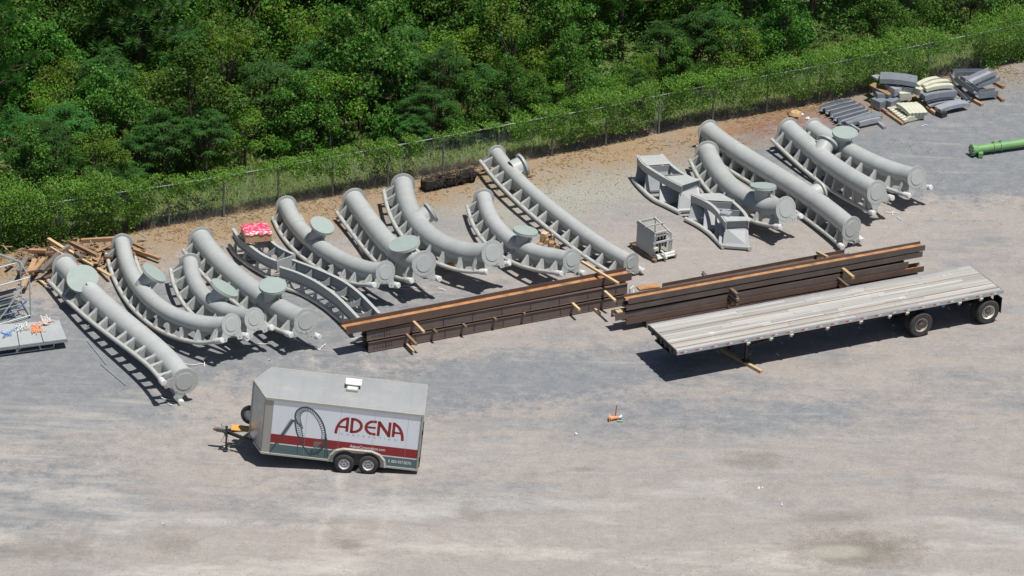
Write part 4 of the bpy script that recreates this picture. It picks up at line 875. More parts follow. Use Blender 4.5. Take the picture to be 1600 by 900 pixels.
# ---------------------------------------------------------------- flatbed semi-trailer
MF = Matrix.Translation((5.284, 121.715, 0)) @ Matrix.Rotation(.452, 4, 'Z')
fb = thing('flatbed_trailer', 'long flatbed semi-trailer with worn grey board deck and two spread axles', 'flatbed trailer', None, MF)
def f_(x, y, z): return MF @ Vector((x, y, z))
FR = MF.to_3x3(); LW, WW, DZ = 14.63, 2.5, 1.41
def fbox(mb, c, size): mb.box(f_(*c), size, FR)
mb = MB(); nb = 15; bw = (WW-.16)/nb; rb = random.Random(8)
for k in range(nb):
    y = -.08-bw*(k+.5); x = .04
    while x < LW-.10:
        L = min(rb.uniform(2.5, 5.2), LW-.06-x); 
        if LW-.06-(x+L) < .6: L = LW-.06-x
        fbox(mb, (x+L/2, y, DZ-.022+rb.uniform(-.003, .003)), (L-.012, bw-.006, .04)); x += L
mb.build('deck', M['deck'], fb)
for y in (-.82, -1.80, -2.20):
    mb = MB(); fbox(mb, (LW/2, y, DZ+.001), (LW-.16, .035, .012)); mb.build('nail_strip', M['nail'], fb)
for y, sg in ((-.02, 1), (-WW+.02, -1)):
    mb = MB(); fbox(mb, (LW/2, y, DZ-.07), (LW, .06, .15)); fbox(mb, (LW/2, y-sg*.05, DZ-.004), (LW, .05, .012)); rl = mb.build('side_rail', M['alu'], fb)
    rd_, wh = MB(), MB(); x = .2
    for k in range(22):
        fbox(rd_, (x, y+sg*.032, DZ-.065), (.13, .006, .04)); fbox(wh, (x+.16, y+sg*.032, DZ-.065), (.12, .006, .04))
        x += .66
    rd_.build('red_reflector', M['red'], rl); wh.build('white_reflector', M['white'], rl)
for x in (.02, LW-.02):
    mb = MB(); fbox(mb, (x, -WW/2, DZ-.09), (.06, WW-.1, .18)); mb.build('end_rail', M['black'] if x < 1 else M['alu'], fb)
for y in (-.78, -1.72):
    mb = MB(); prof = [(.3, DZ-.30), (2.8, DZ-.34), (3.8, DZ-.62), (11, DZ-.62), (12, DZ-.50), (LW-.1, DZ-.45)]
    P = [f_(a, y-.01, DZ-.17) for a in (.3, LW-.1)]+[f_(a, y-.01, b) for a, b in prof[::-1]]
    mb.prism(P, FR @ Vector((0, .02, 0)))
    for (x0, z0), (x1, z1) in zip(prof[:-1], prof[1:]): mb.beam(f_(x0, y, z0), f_(x1, y, z1), .15, .03)
    mb.build('chassis_beam', M['black'], fb)
mb = MB(); k = .4
while k < LW-.2: fbox(mb, (k, -WW/2, DZ-.11), (.08, WW-.14, .11)); k += .42
mb.build('cross_members', M['black'], fb)
for y in (-.55, -1.95):
    mb = MB(); fbox(mb, (3.35, y, .78), (.13, .13, .9)); fbox(mb, (3.35, y, .30), (.10, .10, .55)); mb.beam(f_(3.35, y, .75), f_(4.5, y, DZ-.5), .05, .05)
    lg = mb.build('landing_leg', M['black'], fb); mb = MB(); fbox(mb, (3.35, y, .145), (.3, .26, .03)); mb.build('foot', M['black'], lg)
mb = MB(); mb.tube([f_(3.35, -.5, .8), f_(3.35, -2.0, .8)], .03, 8); mb.tube([f_(3.35, -2.0, .8), f_(3.35, -2.35, .8), f_(3.35, -2.35, .62)], .014, 6); mb.build('crank_shaft', M['black'], fb)
# front end fittings
mb = MB()
for y in (-.5, -.95, -1.25, -1.6, -2.05): fbox(mb, (-.03, y, DZ-.15), (.06, .12, .13))
fbox(mb, (.5, -1.25, DZ-.38), (1.0, 1.2, .04)); mb.tube([f_(.55, -1.25, DZ-.38), f_(.55, -1.25, DZ-.5)], .05, 10); mb.build('kingpin_plate', M['black'], fb)
for x in (10.93, 14.03):
    mb = MB(); mb.tube([f_(x, -.3, .515), f_(x, -WW+.3, .515)], .075, 12); fbox(mb, (x, -.95, .62), (.9, .1, .12)); fbox(mb, (x, -1.55, .62), (.9, .1, .12))
    mb.tube([f_(x, -.85, .5), f_(x, -.85, .86)], .14, 14); mb.tube([f_(x, -1.65, .5), f_(x, -1.65, .86)], .14, 14); mb.build('axle', M['black'], fb)
    for y, sg in ((-WW+.16, -1), (-WW+.48, -1), (-.16, 1), (-.48, 1)):
        c = f_(x, y, .515); ax = FR @ Vector((0, sg, 0)); mb = MB()
        mb.lathe(c, ax, [(.29, -.13), (.36, -.14), (.47, -.135), (.505, -.10), (.515, -.05), (.515, .05), (.505, .10), (.47, .135), (.36, .14), (.29, .13)], 36)
        for a in range(36):
            an = a*math.pi/18
            for o in (-.06, .06): mb.box(c+ax*o+(FR @ Vector((math.cos(an)*.515, 0, math.sin(an)*.515))), (.03, .05, .02), FR @ Matrix.Rotation(-an, 3, 'Y'))
        ty = mb.build('wheel', M['tyre'], fb)
        outer = y in (-WW+.16, -.16); mb = MB()
        rim = M['rimw'] if x > 12 else mat('worn_wheel_rim', (.30, .26, .2), (.5, .46, .4), 5, .6) if 'worn_wheel_rim' not in bpy.data.materials else bpy.data.materials['worn_wheel_rim']
        mb.lathe(c, ax, [(.295, .12), (.285, .135), (.27, .12), (.262, .03), (.25, -.02), (.20, -.045), (.13, -.03), (.12, .02), (.001, .02)], 32); mb.build('rim', rim, ty)
        mb = MB(); mb.lathe(c, ax, [(.11, .02), (.105, .09), (.06, .11), (.001, .11)], 20)
        for a in range(10): mb.disc(c+ax*(-.02)+(FR @ Vector((math.cos(a*.628)*.165, 0, math.sin(a*.628)*.165))), ax, .018, .05, 6)
        mb.build('hub', M['hub'], ty)
for x in (5.0, 6.6, 8.1, 9.4, 10.2, 12.6, 13.6, 3.1, 4.1):
    mb = MB(); mb.tube([f_(x-.07, -WW+.02, DZ-.2), f_(x+.07, -WW+.02, DZ-.2)], .055, 10); fbox(mb, (x, -WW+.04, DZ-.24), (.10, .07, .12)); mb.build('strap_winch', M['cream'], fb)
mb = MB(); fbox(mb, (11.9, -WW+.1, DZ-.25), (.12, .06, .1)); mb.build('blue_tag', M['blue'], fb)
for y in (-WW+.32, -.32):
    mb = MB(); fbox(mb, (14.60, y, .70), (.015, .6, .62)); mb.beam(f_(14.60, y-.3, 1.03), f_(14.60, y+.3, 1.03), .04, .04); mb.build('mud_flap', M['black'], fb)
mb = MB(); fbox(mb, (LW-.03, -WW/2, .62), (.1, 1.5, .1)); fbox(mb, (LW-.03, -.9, .88), (.08, .08, .5)); fbox(mb, (LW-.03, -1.6, .88), (.08, .08, .5)); mb.build('rear_guard', M['black'], fb)
for y in (-.15, -WW+.15): mb = MB(); fbox(mb, (LW+.005, y, DZ-.11), (.02, .2, .09)); mb.build('tail_lamp', M['red'], fb)
timber(at(1128, 547, .06), at(1190, 581, .06), .13, .12, 'long pale timber on the ground under the landing legs of the flatbed', 'wood_new', None, name='timber_skid')

# ---------------------------------------------------------------- enclosed trailer
MT = Matrix.Translation((-5.614, 111.767, 0)) @ Matrix.Rotation(-.017, 4, 'Z') @ Matrix.Rotation(.079, 4, 'Y') @ Matrix.Translation((-3.3, 0, 0))
TRt = MT.to_3x3()
et = thing('enclosed_trailer', 'white cargo trailer with red lettering, roller coaster picture and black drawbar', 'cargo trailer', None, MT)
def e_(x, y, z): return MT @ Vector((x, y, z))
def ebox(mb, c, s, rot=None): mb.box(e_(*c), s, TRt @ rot if rot else TRt)
L_, W_, NZ, ZB, ZT = 5.68, 2.30, .554, .35, 2.62
out = [(0, 0), (L_, 0), (L_, W_), (0, W_), (-NZ, W_/2+.02)]
mb = MB(); mb.prism([e_(x, y, ZB+.02) for x, y in out], TRt @ Vector((0, 0, ZT-ZB-.02))); mb.build('body', M['tbeige'], et, sharp=.2)
# roof: slightly crowned sheets
mb = MB(); nx, ny = 16, 8; xs = [-NZ+.0]; vs = []
for i in range(nx+1):
    for j in range(ny+1):
        v = j/ny; y = -.02+(W_+.04)*v; x0 = -NZ*(1-abs(v-.5)*2)-.02 ; x = x0+(L_+.03-x0)*i/nx
        vs.append(e_(x, y, ZT+.035+.075*math.sin(math.pi*v)*min(1, (i+.6)/2)))
mb.add(vs, [(i*(ny+1)+j, (i+1)*(ny+1)+j, (i+1)*(ny+1)+j+1, i*(ny+1)+j+1) for i in range(nx) for j in range(ny)]); mb.build('roof', M['troof'], et)
mb = MB()
for x in (.45, 1.25, 2.05, 2.85, 3.65, 4.45, 5.2): mb.sweep([e_(x, -.01+(W_+.02)*j/8, ZT+.041+.075*math.sin(math.pi*j/8)) for j in range(9)], [(-.012, 0), (.012, 0), (.012, .006), (-.012, .006)], ups=[TRt @ Vector((0, 0, 1))]*9)
mb.build('roof_seams', M['troof'], et)
mb = MB(); ring = [(x*1.004-.004, y*1.012-.014) for x, y in out]
for i in range(5): (x0, y0), (x1, y1) = ring[i], ring[(i+1) % 5]; mb.beam(e_(x0, y0, ZT+.0), e_(x1, y1, ZT+.0), .05, .09, up=TRt @ Vector((0, 0, 1)))
for i in range(5): (x0, y0), (x1, y1) = ring[i], ring[(i+1) % 5]; (x0 != 99) and mb.beam(e_(x0, y0, ZB+.03), e_(x1, y1, ZB+.03), .05, .07, up=TRt @ Vector((0, 0, 1))) if i not in (0,) else None
for x, y in ((L_-.01, -.012), (L_-.01, W_+.012), (-NZ-.012, W_/2+.02)): mb.beam(e_(x, y, ZB), e_(x, y, ZT), .05, .05, up=TRt @ Vector((1, 0, 0)))
for x0, x1 in ((0, 2.42), (4.52, L_)): mb.beam(e_(x0, -.016, ZB+.03), e_(x1, -.016, ZB+.03), .05, .07)
mb.build('edge_trim', M['ttrim'], et)
# polished stone guards on the nose
for (x0, y0), (x1, y1) in (((0, 0), (-NZ, W_/2+.02)), ((-NZ, W_/2+.02), (0, W_))):
    d = Vector((x1-x0, y1-y0, 0)); n_ = Vector((d.y, -d.x, 0)).normalized()
    if n_.x > 0: n_ = -n_
    for z0, z1, mt in ((ZB+.1, ZB+.75, 'mirror'), (ZB+.76, ZT-.08, 'alu')):
        a, b = Vector((x0, y0, 0))+d*.05+n_*.004, Vector((x0, y0, 0))+d*.94+n_*.004; mb = MB()
        mb.prism([e_(a.x, a.y, z0), e_(b.x, b.y, z0), e_(b.x, b.y, z1), e_(a.x, a.y, z1)], TRt @ n_*.006); mb.build('stone_guard' if mt == 'mirror' else 'nose_panel', M[mt], et)
# graphics on the near side: sheets of vinyl, each a few mm proud of the last
def sheet(poly, mt, name, lv, parent=et, label=None):
    mb = MB(); y = -.004-.004*lv; mb.prism([e_(x, y, z) for x, z in poly], TRt @ Vector((0, -.0025, 0))); return mb.build(name, M[mt], parent)
def rect(x0, z0, x1, z1): return [(x0, z0), (x1, z0), (x1, z1), (x0, z1)]
pan = sheet(rect(.29, ZB+.07, L_-.06, ZT-.05), 'gwhite', 'side_panel', 0)
sheet(rect(.29, .84, L_-.06, 1.20), 'gred', 'red_stripe', 1, pan)
sheet(rect(.29, .79, L_-.06, .84), 'white', 'white_stripe', .6, pan)
sheet(rect(.29, ZB+.07, L_-.06, .79), 'gteal', 'teal_stripe', 1, pan)
for x in (1.52, 2.74, 3.96, 5.18):
    mb = MB(); strokes_ = [(x-.003, ZB+.08), (x+.003, ZB+.08), (x+.003, ZT-.06), (x-.003, ZT-.06)]; mb.prism([e_(a_, -.0105, b_) for a_, b_ in strokes_], TRt @ Vector((0, -.001, 0))); mb.build('panel_seam', M['ggrey'], pan)
def strokes(mb, lines, lv, w):
    y = -.004-.004*lv
    for ln in lines:
        ww = w
        if isinstance(ln, tuple): ln, ww = ln
        P = [Vector((a, 0, b)) for a, b in ln]
        for i in range(len(P)-1):
            a, b = P[i], P[i+1]; t = (b-a); 
            if t.length < 1e-5: continue
            t.normalize(); n_ = Vector((-t.z, 0, t.x))*ww/2; e = t*ww*.15 if len(P) > 2 else t*0
            q = [a-n_-(e if i else t*0), a+n_-(e if i else t*0), b+n_+(e if i < len(P)-2 else t*0), b-n_+(e if i < len(P)-2 else t*0)]
            yy = y-.0004*(i % 2)
            mb.add([e_(v.x, yy, v.z) for v in q], [(0, 1, 2, 3)])
def arc(cx, cz, rx, rz, a0, a1, n=12): return [(cx+rx*math.cos(R(a0+(a1-a0)*i/n)), cz+rz*math.sin(R(a0+(a1-a0)*i/n))) for i in range(n+1)]
mb = MB(); w = .105; zt_, zb_ = 2.20, 1.60
A1 = [arc(3.04, 1.50, .43, .665, 180, 95, 12), [(3.0, 2.215), (3.0, 1.62)], ([(2.66, 1.80), (3.0, 1.80)], .085)]
Dl = [[(3.165, zt_+.01), (3.165, zb_-.01)], arc(3.20, 1.905, .31, .262, 88, -88, 14), [(3.115, zt_-.04), (3.22, zt_-.04)], [(3.115, zb_+.045), (3.22, zb_+.045)]]
El = [arc(3.965, 1.90, .29, .262, 100, 260, 14), [(3.92, zt_-.045), (4.05, zt_-.045)], [(3.92, zb_+.045), (4.05, zb_+.045)], ([(3.70, 1.905), (4.03, 1.905)], .085)]
Nl = [[(4.14, zt_), (4.14, zb_-.01)], [(4.53, zt_), (4.53, zb_-.01)], ([(4.13, zt_-.03), (4.54, zb_+.03)], .12)]
A2 = [[(4.68, 2.215), (4.68, 1.62)], arc(4.60, 1.50, .43, .665, 85, 0, 12), ([(4.68, 1.80), (4.98, 1.80)], .085)]
strokes(mb, A1+Dl+El+Nl+A2, 1, w); mb.build('company_lettering', M['gred'], pan)
def text(body, x0, z0, x1, hgt, mt, lv, bold=False, spread=None):
    cu = bpy.data.curves.new(body, 'FONT'); cu.body = body; cu.size = 1; cu.resolution_u = 3
    if bold: cu.offset = .018
    if spread: cu.space_character = spread
    ob = bpy.data.objects.new('tmp', cu); C.objects.link(ob); bpy.context.view_layer.update()
    me = bpy.data.meshes.new_from_object(ob.evaluated_get(bpy.context.evaluated_depsgraph_get())); bpy.data.objects.remove(ob)
    X = [v.co.x for v in me.vertices]; Z = [v.co.y for v in me.vertices]; sx_ = (x1-x0)/(max(X)-min(X)); sz_ = hgt/.72
    mb = MB(); mb.add([e_(x0+(v.co.x-min(X))*sx_, -.004-.004*lv-.0015, z0+v.co.y*sz_) for v in me.vertices], [tuple(p.vertices) for p in me.polygons])
    bpy.data.meshes.remove(me); return mb.build('lettering', M[mt], pan)
text('CORPORATION', 2.80, 1.475, 4.82, .075, 'ggrey', 1, spread=2.6)
text('AdenaCorporation.com', 3.16, 1.0, 4.45, .12, 'white', 2, True)
text('803-937-8376', 4.72, .565, 5.44, .12, 'white', 2, True)
mb = MB(); strokes(mb, [arc(4.68, .63, .06, .06, 120, 250, 6)], 2, .03); mb.build('phone_symbol', M['white'], pan)
# roller coaster loop picture
lo_, la = MB(), MB()
outer = [(1.22, 1.72), (1.10, 1.98), (1.13, 2.22), (1.28, 2.38), (1.50, 2.43), (1.75, 2.32), (1.98, 2.08), (2.15, 1.78), (2.25, 1.42), (2.24, 1.08), (2.12, .78), (1.94, .60), (1.78, .52)]
inner = [(1.42, 1.55), (1.30, 1.90), (1.30, 2.12), (1.40, 2.25), (1.55, 2.28), (1.74, 2.17), (1.90, 1.98), (2.04, 1.70), (2.12, 1.42), (2.10, 1.14), (1.98, .90), (1.84, .76), (1.76, .66)]
def sm2(P, n): return [(v.x, v.z) for v in catmull([Vector((a, 0, b)) for a, b in P], n)]
Oo, Oi = sm2(outer, 44), sm2(inner, 44)
strokes(lo_, [Oo], 2, .05); strokes(lo_, [([a, b], .022) for a, b in zip(Oo[::1], Oi[::1])][0::1], 2, .02); strokes(lo_, [(Oi, .018)], 2, .02)
strokes(lo_, [(sm2([(1.10, 1.84), (1.22, 1.35), (1.45, .88), (1.74, .50)], 14), .05), (sm2([(1.30, 1.75), (1.40, 1.40), (1.44, 1.12)], 8), .022), (sm2([(1.70, .50), (1.95, .56), (2.15, .74), (2.26, .95)], 10), .04)], 2, .04)
for k in range(9): z = 1.72-k*.085; x = 1.14+(1.72-z)*.33; strokes(lo_, [([(x, z), (x+.2, z-.03)], .02)], 2, .02)
strokes(lo_, [([(2.26, 1.42), (2.40, .48)], .05), ([(2.26, 1.36), (2.30, .45)], .04), ([(2.27, 1.30), (2.62, .72)], .025), ([(1.28, .85), (1.30, .48)], .03), ([(1.78, .68), (1.80, .45)], .03), ([(2.04, .72), (2.06, .48)], .03), ([(1.10, 1.86), (1.0, 1.78)], .04)], 2, .04)
strokes(la, [([(1.02, 1.86), (.36, .46)], .15)], 1.6, .15); strokes(lo_, [([(1.04, 1.87), (.31, .45)], .045)], 2.4, .04)
for k in range(7): z = 1.05-k*.055; strokes(la, [([(1.86-.0*k, z), (2.14-.035*k, z+.02)], .03)], 2.2, .03)
la.build('printed_support', M['gmid'], pan); lo_.build('printed_coaster', M['gdark'], pan)
# wheels, fender
arch = arc(3.04, .40, .44, .44, 180, 60, 10)+arc(3.90, .42, .44, .44, 120, 0, 10)
y0 = -.022
mb = MB(); mb.prism([e_(x, -.014, z) for x, z in [(2.42, ZB-.02), (2.50, .62), (2.68, .84), (2.95, .93), (3.98, .95), (4.28, .84), (4.46, .64), (4.52, ZB-.02)]], TRt @ Vector((0, -.014, 0))); fd_ = mb.build('fender', M['ttrim'], et)
mb = MB(); pp = [(2.42, ZB), (2.50, .62), (2.68, .84), (2.95, .93), (3.98, .95), (4.28, .84), (4.46, .64), (4.52, ZB)]
for a, b in zip(pp[:-1], pp[1:]): mb.beam(e_(a[0], -.05, a[1]), e_(b[0], -.05, b[1]), .09, .025, up=TRt @ Vector((0, 1, 0)) if False else (0, -.3, 1))
mb.build('fender_lip', M['ttrim'], fd_)
mb = MB(); mb.prism([e_(x, -.030, z) for x, z in [(2.60, ZB-.03)]+arch+[(4.34, ZB-.03)]], TRt @ Vector((0, -.004, 0))); mb.build('wheel_well', M['black'], fd_)
for (x, z) in ((3.03, .345), (3.90, .410)):
    for y, sg in ((-.055, -1), (W_-.06, 1)):
        c = e_(x, y, z); ax = TRt @ Vector((0, sg, 0)); mb = MB()
        mb.lathe(c, ax, [(.20, -.10), (.28, -.11), (.345, -.08), (.358, 0), (.345, .075), (.28, .10), (.205, .085)], 32); wh = mb.build('wheel', M['tyre'], et)
        mb = MB(); mb.lathe(c, ax, [(.212, .078), (.20, .09), (.185, .075), (.165, .03), (.13, .02), (.09, .045), (.055, .05), (.05, .07), (.001, .075)], 28); rm = mb.build('rim', M['rim'], wh)
        mb = MB()
        for a in range(5): q = TRt @ Vector((math.cos(a*1.2566)*.115, 0, math.sin(a*1.2566)*.115)); mb.disc(c+q+ax*.03, ax, .022, .02, 10)
        mb.disc(c+ax*.076, ax, .035, .01, 12); mb.build('lug_recess', M['hub'], rm)
mb = MB(); ebox(mb, (2.9, W_/2, ZB-.04), (5.3, 1.6, .1)); mb.tube([e_(3.03, .1, .345), e_(3.03, W_-.1, .345)], .04, 8); mb.tube([e_(3.9, .1, .41), e_(3.9, W_-.1, .41)], .04, 8); mb.build('chassis', M['black'], et)
# roof vent
mb = MB(); ebox(mb, (3.02, 1.18, ZT+.15), (.42, .42, .10)); vt = mb.build('roof_vent', M['ttrim'], et)
mb = MB(); q = Matrix.Rotation(.10, 3, 'X'); mb.box(e_(3.04, 1.42, ZT+.30), (.58, .40, .035), TRt @ q); mb.build('vent_lid', M['white'], vt)
mb = MB(); ebox(mb, (3.02, 1.18, ZT+.205), (.36, .36, .01)); mb.build('vent_screen', M['wrap'], vt)
# rear doors edge, lamps
mb = MB(); ebox(mb, (L_+.02, W_/2, (ZB+ZT)/2-.02), (.04, W_-.1, ZT-ZB-.25)); dr = mb.build('rear_door', M['alu'], et)
mb = MB(); mb.tube([e_(L_+.05, .12, ZB+.1), e_(L_+.05, .12, ZT-.3)], .018, 8); ebox(mb, (L_+.05, .05, 1.9), (.05, .08, .15)); ebox(mb, (L_+.05, .05, .8), (.05, .08, .15)); mb.build('lock_bar', M['black'], dr)
mb = MB(); ebox(mb, (L_+.02, .10, .45), (.05, .12, .08)); mb.build('tail_lamp', M['red'], et)
# drawbar, coupler, jack, spare wheel, orange tray
cx, cy = -1.55, W_/2+.45
cp = e_(-1.50, 1.33, .36); mb = MB()
for y in (.45, W_-.4): mb.beam(e_(.2, y, ZB-.0), cp, .075, .12)
mb.beam(e_(-NZ+.1, .75, ZB), e_(-NZ+.1, 1.8, ZB), .07, .1); mb.build('drawbar', M['black'], et)
mb = MB(); d_ = (cp-e_(0, 1.15, .35)).normalized(); mb.beam(cp-d_*.05, cp+d_*.28, .12, .12); mb.tube([cp+d_*.28, cp+d_*.36], .06, 10); ck = mb.build('coupler', M['hub'], et)
mb = MB(); mb.disc(cp+d_*.38, d_, .05, .04, 12); mb.build('coupler_tip', M['red'], ck)
jb = at(353, 701, .12); mb = MB(); jt = Vector((jb.x+.03, jb.y, 1.0)); mb.tube([jb, jt], .035, 10); mb.tube([jt, jt+Vector((0, 0, .05))], .05, 10); mb.tube([jt+Vector((0, 0, .02)), jt+Vector((-.18, 0, .02)), jt+Vector((-.18, 0, .15))], .012, 6); mb.disc(jb, (0, 0, 1), .09, .03, 12); mb.beam(jt-Vector((0, 0, .35)), cp, .08, .08); mb.build('jack', M['black'], et)
mb = MB(); mb.tube([cp+Vector((.1, 0, -.05)), cp+Vector((-.1, -.2, -.35)), cp+Vector((.3, -.1, -.5)), e_(-.3, .8, .25)], .012, 6); mb.tube([cp+Vector((.1, .1, -.05)), cp+Vector((.2, -.3, -.45)), e_(-.2, 1.2, .25)], .012, 6); mb.build('safety_chain', M['hub'], et)
tp = MB(); ebox(tp, (-.93, 1.45, .47), (.62, .42, .035)); tp.build('orange_tray', M['orange'], et)
c = e_(-.62, 1.62, .98); ax = TRt @ Vector((-.35, -.85, .05)).normalized()
mb = MB(); mb.lathe(c, ax, [(.20, -.10), (.28, -.11), (.345, -.08), (.358, 0), (.345, .08), (.28, .10), (.205, .08)], 32); sw = mb.build('spare_wheel', M['tyre'], et)
mb = MB(); mb.lathe(c, ax, [(.21, .07), (.19, .085), (.16, .03), (.10, .02), (.06, .05), (.001, .05)], 28); mb.build('rim', M['rim'], sw)
mb = MB(); mb.beam(e_(-.3, 1.8, .3), e_(-.6, 1.66, .95), .06, .06, up=(1, 0, 0)); mb.build('spare_bracket', M['black'], et)
mb = MB(); mb.box(at(354, 701, .055), (.22, .18, .11), Matrix.Rotation(.1, 3, 'Z')); solo(mb, 'timber_block', M['cream'], 'pale block under the jack of the cargo trailer', 'timber')
mb = MB(); p = at(560, 736, 0); mb.prism([p+Vector((-.13, .02, 0)), p+Vector((.13, .02, 0)), p+Vector((.02, .02, .2))], (0, -.14, 0)); solo(mb, 'wheel_chock', M['galv'], 'grey wedge chock between the two wheels of the cargo trailer', 'chock')

# ---------------------------------------------------------------- lumber heap
def z5(x, y): return (x/6.154, 360+y/6.154)
rl_ = random.Random(12)
heap = [((465, 85), (610, 175), .75, .13, .13, 'wood_new', 'cream coloured timber pointing up at the back of the heap'), ((655, 190), (725, 232), .55, .12, .1, 'wood_new', 'short cream timber end showing in the middle of the heap'),
        ((488, 165), (690, 285), .72, .09, .09, 'wood_new', 'bright yellow timber lying diagonally across the heap'), ((780, 100), (1150, 78), .45, .14, .16, 'wood_tan', 'long tan timber lying level along the back of the heap'),
        ((685, 120), (940, 245), .60, .16, .14, 'wood_tan', 'thick tan timber sloping down to the right in the heap'), ((760, 262), (890, 335), .55, .10, .08, 'wood_new', 'short yellow board end beside the first pipe flange'),
        ((280, 195), (445, 200), .55, .18, .14, 'wood_tan', 'orange brown timber level at the upper left of the heap'), ((570, 225), (395, 395), .62, .20, .16, 'wood_grey', 'thick weathered grey log sloping down to the left'),
        ((255, 255), (185, 400), .50, .20, .14, 'wood_grey', 'weathered grey timber leaning at the left edge of the heap'), ((335, 285), (225, 545), .35, .20, .10, 'wood_tan', 'wide brown board leaning down in front of the heap'),
        ((425, 270), (300, 420), .42, .18, .10, 'wood_tan', 'brown board between the leaning timbers'), ((665, 150), (575, 205), .70, .18, .14, 'wood_grey', 'short grey log on top of the heap'),
        ((1275, 125), (1395, 180), .30, .10, .10, 'wood_tan', 'tan timber end right of the second pipe flange'), ((1285, 185), (1535, 272), .20, .14, .12, 'wood_tan', 'long tan timber pointing right out of the heap'),
        ((1300, 215), (1450, 245), .10, .12, .10, 'wood_new', 'lower pale timber pointing right out of the heap'), ((1000, 262), (1280, 250), .25, .14, .12, 'wood_dark', 'reddish brown timber behind the second track section'),
        ((935, 362), (1060, 435), .20, .13, .06, 'wood_new', 'orange board lying between the first two track sections'), ((200, 415), (430, 372), .50, .08, .07, 'wood_dark', 'thin dark timber lying across the grey log'),
        ((950, 205), (905, 320), .35, .30, .03, 'wood_tan', 'tan plywood offcut standing in the heap'), ((1065, 130), (925, 200), .40, .20, .03, 'wood_tan', 'light brown board offcut at the back of the heap'),
        ((430, 470), (525, 430), .22, .20, .16, 'wood_dark', 'dark brown block in front of the heap'), ((370, 470), (440, 520), .12, .10, .05, 'wood_new', 'small tan offcut on the ground before the heap'),
        ((140, 270), (60, 360), .30, .12, .10, 'wood_grey', 'pale grey timber behind the steel rack'), ((720, 215), (780, 260), .62, .16, .12, 'wood_grey', 'greyish pink timber end in the middle of the heap'),
        ((600, 300), (520, 420), .30, .18, .10, 'wood_tan', 'brown board behind the first pipe flange'), ((800, 170), (1080, 215), .22, .16, .14, 'wood_dark', 'dark timber low at the back of the heap'),
        ((330, 240), (520, 215), .38, .14, .12, 'wood_dark', 'dark timber under the orange brown one'), ((820, 300), (960, 270), .25, .2, .04, 'wood_new', 'pale board under the plywood offcut'), ((480, 330), (700, 350), .18, .2, .15, 'wood_dark', 'dark beam at the bottom of the heap')]
for (a, b, z, w, h, m, lb) in heap:
    dz = rl_.uniform(-.12, .12); timber(at(*z5(*a), z+dz), at(*z5(*b), max(.06, z-dz)), w, h, lb, m, None, name='lumber')
mb = MB()
for _ in range(230):
    p = at(*z5(rl_.gauss(650, 330), rl_.gauss(260, 70)), .02); p.z = abs(rl_.gauss(0, .22)); a = rl_.uniform(0, 3.14); L = rl_.uniform(.08, .45)
    mb.beam(p, p+Vector((math.cos(a)*L, math.sin(a)*L, rl_.uniform(-.1, .1))), rl_.uniform(.02, .09), .025)
tag(mb.build('wood_scraps', M['pallet']), 'broken wood scraps filling the lumber heap', 'scraps', kind='stuff')

# ---------------------------------------------------------------- steel rack and platform at the left edge
rk = thing('steel_rack', 'open rack of pale steel tubes cut by the left border, filled with rods', 'rack', at(30, 497))
n0 = at(48, 497); H = 1.78; f0 = n0+Vector((-.55, 1.35, 0)); dl = (at(0, 502)-at(32, 493)); dl.z = 0; dl = dl.normalized()
def tb(pts, r_=.026, nm='frame_tube'): mb = MB(); mb.tube(pts, r_, 10); mb.build(nm, M['pipe_al'], rk)
for p in (n0, f0): 
    tb([p, p+Vector((0, 0, H))]); tb([p+Vector((0, 0, H)), p+dl*3+Vector((0, 0, H))]); tb([p+Vector((0, 0, .12)), p+dl*3+Vector((0, 0, .12))])
    tb([p+Vector((0, 0, H-.06)), p+dl*1.6+Vector((0, 0, .1))]); tb([p+dl*2.2, p+dl*2.2+Vector((0, 0, H))])
tb([n0+Vector((0, 0, H)), f0+Vector((0, 0, H))]); tb([n0+Vector((0, 0, .12)), f0+Vector((0, 0, .12))]); tb([f0+Vector((0, 0, H)), f0+dl*1.6+Vector((.0, .0, H+1.0))], .04)
rr_ = random.Random(31)
for k in range(38):
    a = n0+dl*rr_.uniform(.35, .8)+Vector((-.15, rr_.uniform(.2, 1.3), rr_.uniform(.15, 1.1))); mb = MB(); mb.beam(a, a+dl*2.4+Vector((0, 0, rr_.uniform(-.1, .1))), rr_.uniform(.02, .06), rr_.uniform(.02, .06))
    solo(mb, 'stored_rod', M[rr_.choice(('galv', 'pipe_al', 'pipe_al', 'black', 'galvl', 'galvl'))], 'rod or board lying in the steel rack at the left border', 'rod', 'rods stored in the steel rack')
for k in range(3):
    a = n0+dl*rr_.uniform(.3, 1.2)+Vector((-.1, rr_.uniform(.1, .9), rr_.uniform(.25, 1.2))); mb = MB(); mb.tube([a, a+Vector((rr_.uniform(-.3, .3), .1, -.15)), a+Vector((rr_.uniform(-.3, .3), 0, -.45))], .03, 6)
    solo(mb, 'blue_strap', M['blue'], 'blue strap hanging among the rods in the rack', 'strap', 'blue straps in the rack')
pl = thing('work_platform', 'low grey panel platform on a tube frame at the left border, littered with straps', 'platform', at(60, 530))
zz = .38; c1, c2, c3, c4 = at(93, 502, zz), at(105, 531, zz), at(-45, 551, zz), at(-45, 512, zz)
for k in range(4):
    a0, a1_, b0, b1 = c1.lerp(c4, k/4+.004), c1.lerp(c4, (k+1)/4-.004), c2.lerp(c3, k/4+.004), c2.lerp(c3, (k+1)/4-.004)
    mb = MB(); mb.prism([a0, b0, b1, a1_], (0, 0, .05)); mb.build('deck_panel', M['pboard'], pl)
mb = MB()
for a, b in ((c2, c3), (c1, c4), (c1, c2)): mb.beam(a-Vector((0, 0, .05)), b-Vector((0, 0, .05)), .06, .06)
mb.build('under_frame', M['galv'], pl)
